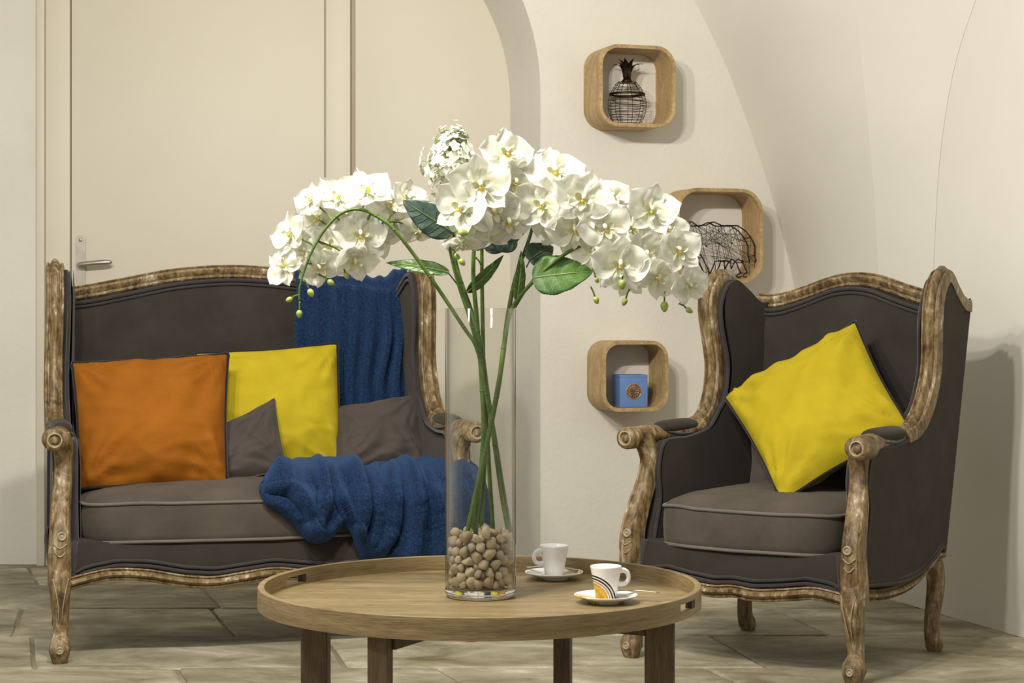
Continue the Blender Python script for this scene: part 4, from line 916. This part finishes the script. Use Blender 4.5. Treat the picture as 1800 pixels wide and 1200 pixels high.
def leaf(root, off, bx, by, tx, ty, d0, d1_, W_, side, mat, stem=None, fold=.25, bend=.02):
    a = P(bx, by, DV + d0) + off; b_ = P(tx, ty, DV + d1_) + off; t = (b_ - a); L_ = t.length; t.normalize(); sd = Vector(side); sd = (sd - t * sd.dot(t)).normalized(); up = sd.cross(t)
    if up.y > 0: up = -up
    nv = 41
    def wd(vv): return W_ * (math.sin(PI * min(1, vv ** .8)) ** .75) * (1 - .25 * vv) * (1 + (.045 * ((vv * 20) % 1) if .08 < vv < .97 else 0))
    def ctr(vv): return a + t * (L_ * vv) + up * (-bend * vv * vv + bend * .3)
    def fn(u, vv):
        k = 2 * u - 1; w_ = wd(vv); rip = .05 * w_ * math.sin(vv * 26 - abs(k) * 6) * abs(k)
        return ctr(vv) + sd * (k * w_ - .0) - t * (abs(k) * w_ * .25 * (1 - vv)) + up * (abs(k) * w_ * fold * (1 - .6 * abs(k)) + rip)
    lf = mk('leaf', *gridm(13, nv, fn), mat, root); m_ = lf.modifiers.new('t', 'SOLIDIFY'); m_.thickness = .0008
    g = MB(); g.add(*tubeg([ctr(v_) + up * .0009 for v_ in np.linspace(0, .96, 9)], [.0012] * 6 + [.0008, .0006, .0004], 5, 20))
    for i in range(6):
        v0 = .12 + i * .12
        for k in (-1, 1):
            pts = []
            for q in range(5):
                s_ = q / 4 * .85; vv = min(.97, v0 + s_ * .16); pts.append(fn(.5 + k * s_ / 2, vv) + up * .0007)
            g.add(*tubeg(pts, .00045, 4, 8))
    g.build('vein', M_vein if mat is M_leaf else M_stem, lf, True, False)
    if stem is not None:
        c = P(stem[0], stem[1], DV + stem[2]) + off; tube('leaf_stalk', [c, c.lerp(a, .5), a, ctr(.06)], [.0017, .0015, .0014, .0012], M_stem, root, 6, 14)
# left arching spray
spray('orchid_spray', 'white orchid spray arching down toward the orange cushion', [(893, 935, .0), (880, 860, 0), (866, 760, -.005), (852, 680, -.010), (838, 612, -.012), (813, 572, -.006), (757, 488, -.015), (697, 408, -.03), (665, 382, -.03), (632, 368, -.03), (600, 375, -.03), (572, 402, -.03), (549, 440, -.03), (535, 475, -.03), (527, 505, -.03), (526, 528, -.03)],
      [.0036] * 6 + [.0036, .0034, .0032, .003, .003, .0028, .0025, .0022, .002, .0016],
      [(548, 352, .00, -35, 25, 10, .62), (594, 350, .02, 10, 35, -20, .80), (645, 338, .00, 20, 45, 15, .90), (682, 362, .02, 40, 20, 30, .80), (716, 352, .035, 35, 20, -10, .72), (634, 412, -.01, 8, -4, 5, .90), (622, 458, .0, 20, -30, -12, .78), (578, 432, .01, 0, 5, 40, .80),
       (513, 412, .00, -45, 15, 20, .80), (500, 468, -.005, -30, 10, 60, .72), (562, 470, .0, 15, -15, 35, .72), (735, 405, .03, 30, -35, 10, .72), (560, 385, .03, -15, 10, 0, .75), (668, 415, .04, 20, 0, 50, .80), (605, 395, .04, 0, 10, 20, .85), (700, 392, .05, 25, -5, 0, .7), (540, 440, .03, -20, -5, 10, .75)],
      [(546, 514, -.03, .0075, 534, 490), (526, 551, -.03, .007, 527, 530), (509, 526, -.03, .0062, 527, 518), (581, 496, .0, .0070, 560, 482), (609, 484, .0, .0062, 600, 465)])
# middle spray
spray('orchid_spray', 'tall white orchid spray in the middle of the bouquet', [(836, 938, -.02), (842, 860, -.018), (850, 760, -.012), (846, 660, 0), (838, 560, .0), (832, 480, .0), (836, 410, 0), (850, 340, .02), (872, 290, .02), (888, 262, .02)], [.0044] * 5 + [.004, .0036, .003, .0026, .002],
      [(890, 270, -.01, 20, 15, 0, .92), (846, 328, -.05, 0, 5, 10, 1.06), (812, 368, -.055, -18, 10, -20, .95), (902, 322, -.01, 30, 0, -15, .92), (868, 372, -.045, 10, -5, 20, .92), (892, 388, -.035, 20, -22, 5, .95), (832, 392, -.04, -15, -25, 5, .80), (870, 318, .015, 5, 10, 30, .9), (815, 330, .02, -20, 15, 0, .85), (862, 405, -.02, 5, -30, 10, .8), (905, 360, .01, 25, -10, 30, .9)],
      [])
# low small spray
spray('orchid_spray', 'short drooping orchid stem with green buds under the middle blooms', [(868, 945, .015), (862, 860, .012), (856, 760, .008), (850, 670, 0), (842, 620, -.018), (826, 560, -.03), (806, 500, -.035), (793, 450, -.04), (790, 430, -.042)], [.0040] * 5 + [.0036, .0032, .0028, .002],
      [(812, 428, -.05, 0, -62, 8, .62), (790, 405, -.01, -40, -20, 0, .62)],
      [(813, 409, -.075, .0095, 795, 408), (803, 450, -.06, .0062, 794, 436), (812, 460, -.066, .007, 802, 446)])
# right spray
spray('orchid_spray', 'white orchid spray leaning out over the wall cubes', [(818, 950, -.028), (838, 860, -.03), (858, 770, -.03), (876, 680, -.03), (887, 600, -.018), (899, 545, -.006), (932, 500, -.012), (985, 452, -.02), (1040, 425, -.01), (1090, 425, -.01), (1140, 440, -.01), (1180, 470, -.01), (1205, 500, -.01)], [.0046] * 5 + [.004, .0036, .0034, .003, .0028, .0024, .002, .0016],
      [(976, 306, .0, 5, 25, 8, 1.0), (955, 362, -.02, -15, 5, -10, .95), (1024, 352, -.045, 5, 8, -18, 1.02), (1076, 348, .0, 15, 22, 20, .82), (1144, 372, -.02, 10, 12, -12, .92), (1066, 402, -.05, -5, 0, 25, .92), (1012, 402, -.03, -5, -18, 10, .95), (1090, 466, -.06, 2, -2, -4, .98), (1134, 448, -.03, 12, -5, -18, .90), (1192, 442, -.05, 22, 10, 12, .82),
       (1155, 486, -.04, 10, -25, -35, .82), (1211, 502, -.03, 28, -8, 20, .72), (1046, 442, -.02, -20, -8, 0, .82), (1110, 400, -.02, 10, 10, 40, .92), (1000, 335, .03, 0, 10, 20, .9), (980, 395, .02, -10, -10, 0, .9), (1045, 372, .02, 0, 0, 10, .9), (1105, 495, -.01, 0, -35, 10, .6), (1175, 405, .02, 20, 10, 0, .7), (1120, 420, .03, 0, 0, 0, .8), (1150, 425, .03, 10, 0, 30, .8)],
      [(1049, 492, -.03, .0052, 1040, 470), (1048, 527, -.03, .0068, 1038, 503), (1098, 530, -.03, .0068, 1108, 505), (1094, 499, -.07, .0085, 1094, 480), (1168, 538, -.03, .0092, 1168, 512), (1211, 545, -.03, .0068, 1193, 533), (1064, 497, -.05, .006, 1066, 480)])
# hydrangea-like panicles
fm = MB()
for q in range(4):
    a = PI / 2 * q + .3
    def fp(u, vv):
        k = 2 * u - 1; w_ = .0042 * math.sin(PI * (.12 + .8 * vv)); return Vector((math.cos(a) * .0085 * vv - math.sin(a) * k * w_, math.sin(a) * .0085 * vv + math.cos(a) * k * w_, .0022 * vv))
    fm.add(*gridm(4, 4, fp))
FLM = bpy.data.meshes.new('floret'); FLM.from_pydata([tuple(p) for p in fm.v], [], fm.f); FLM.polygons.foreach_set('use_smooth', [True] * len(fm.f)); FLM.materials.append(M_floret)
def panicle(label, stem, radii, cx, cy, dd, rx, rz, cnt, seed, lean=0.0):
    root, off = spray('hydrangea_stem', label, stem, radii, [], [], 'white hydrangea panicles in the vase'); rq = random.Random(seed); C = P(cx, cy, DV + dd) + off; g = MB()
    top = P(stem[-1][0], stem[-1][1], DV + stem[-1][2]) + off
    for i in range(cnt):
        z = rq.uniform(-1, 1); a = rq.uniform(0, 2 * PI); r_ = math.sqrt(1 - z * z); k = rq.uniform(.55, 1.12)
        prof = rx * (1 - .35 * max(0, z)); p = C + Vector((r_ * math.cos(a) * prof * k + lean * z, r_ * math.sin(a) * prof * k, z * rz * k)); d = Vector((math.cos(a) * r_, math.sin(a) * r_, z * .8 + .15)).normalized()
        o = bpy.data.objects.new('floret', FLM); COL.objects.link(o); o.parent = root; o.matrix_local = Matrix.Translation(p) @ d.to_track_quat('Z', 'Y').to_matrix().to_4x4() @ Matrix.Rotation(rq.uniform(0, 6), 4, 'Z') @ Matrix.Scale(rq.uniform(.75, 1.25), 4)
        if i % 2 == 0: g.add(*tubeg([C.lerp(p, .15), p], .0006, 4, 2))
    g.add(*tubeg([top, C, C + Vector((lean, 0, rz * .8))], [.002, .0016, .0008], 6, 8)); g.build('branchlets', M_bud, root, True, False)
    return root, off
hr, ho = panicle('white hydrangea panicle with dark leaves above the blue blanket', [(898, 935, .01), (886, 870, .01), (870, 770, .006), (857, 690, .0), (846, 610, .005), (828, 545, .02), (806, 480, .03), (795, 420, .03), (790, 350, .03)], [.0040] * 6 + [.0036, .003, .0024], 790, 282, .03, .050, .068, 240, 2, .006)
leaf(hr, ho, 796, 408, 708, 352, -.02, -.03, .034, (.5, 0, 1), M_leafd, (800, 440, .02), .12)
leaf(hr, ho, 790, 482, 678, 455, .0, .01, .016, (.1, .55, 1), M_leaf, (808, 505, .02), .5)
leaf(hr, ho, 818, 512, 891, 451, .01, .03, .014, (.4, .5, -1), M_leaf, (826, 535, .02), .4)
leaf(hr, ho, 905, 418, 850, 425, .02, -.01, .030, (0, .25, 1), M_leafd, (838, 440, .0), .2)
leaf(hr, ho, 852, 438, 925, 398, .03, .03, .026, (.2, .2, 1), M_leafd, None, .2)
hr2, ho2 = panicle('white hydrangea panicle with broad green leaves, mostly hidden by orchids', [(826, 940, .02), (842, 850, .02), (864, 740, .015), (882, 640, .01), (892, 560, .008), (906, 490, .015), (930, 420, .04), (950, 350, .05)], [.0044] * 5 + [.004, .0034, .0026], 955, 305, .055, .036, .046, 90, 5, .004)
leaf(hr2, ho2, 937, 490, 1041, 474, -.015, -.03, .043, (.05, .35, 1), M_leaf, (906, 540, .01), .10, .015)
leaf(hr2, ho2, 930, 460, 972, 428, .02, .03, .030, (1, .2, .7), M_leafd, (925, 470, .02), .2)
leaf(hr2, ho2, 905, 530, 922, 440, .0, .01, .013, (1, .5, 0), M_leaf, (908, 535, .01), .5)
spray('orchid_spray', 'slim green stem rising behind the middle blooms', [(846, 940, .03), (850, 860, .03), (853, 750, .03), (850, 640, .03), (848, 540, .03), (847, 440, .03), (850, 380, .03)], [.0038] * 5 + [.0034, .003], [(850, 370, .03, 0, 20, 0, .8), (880, 345, .035, 15, 10, 0, .85)], [(836, 452, .02, .004, 846, 466)])
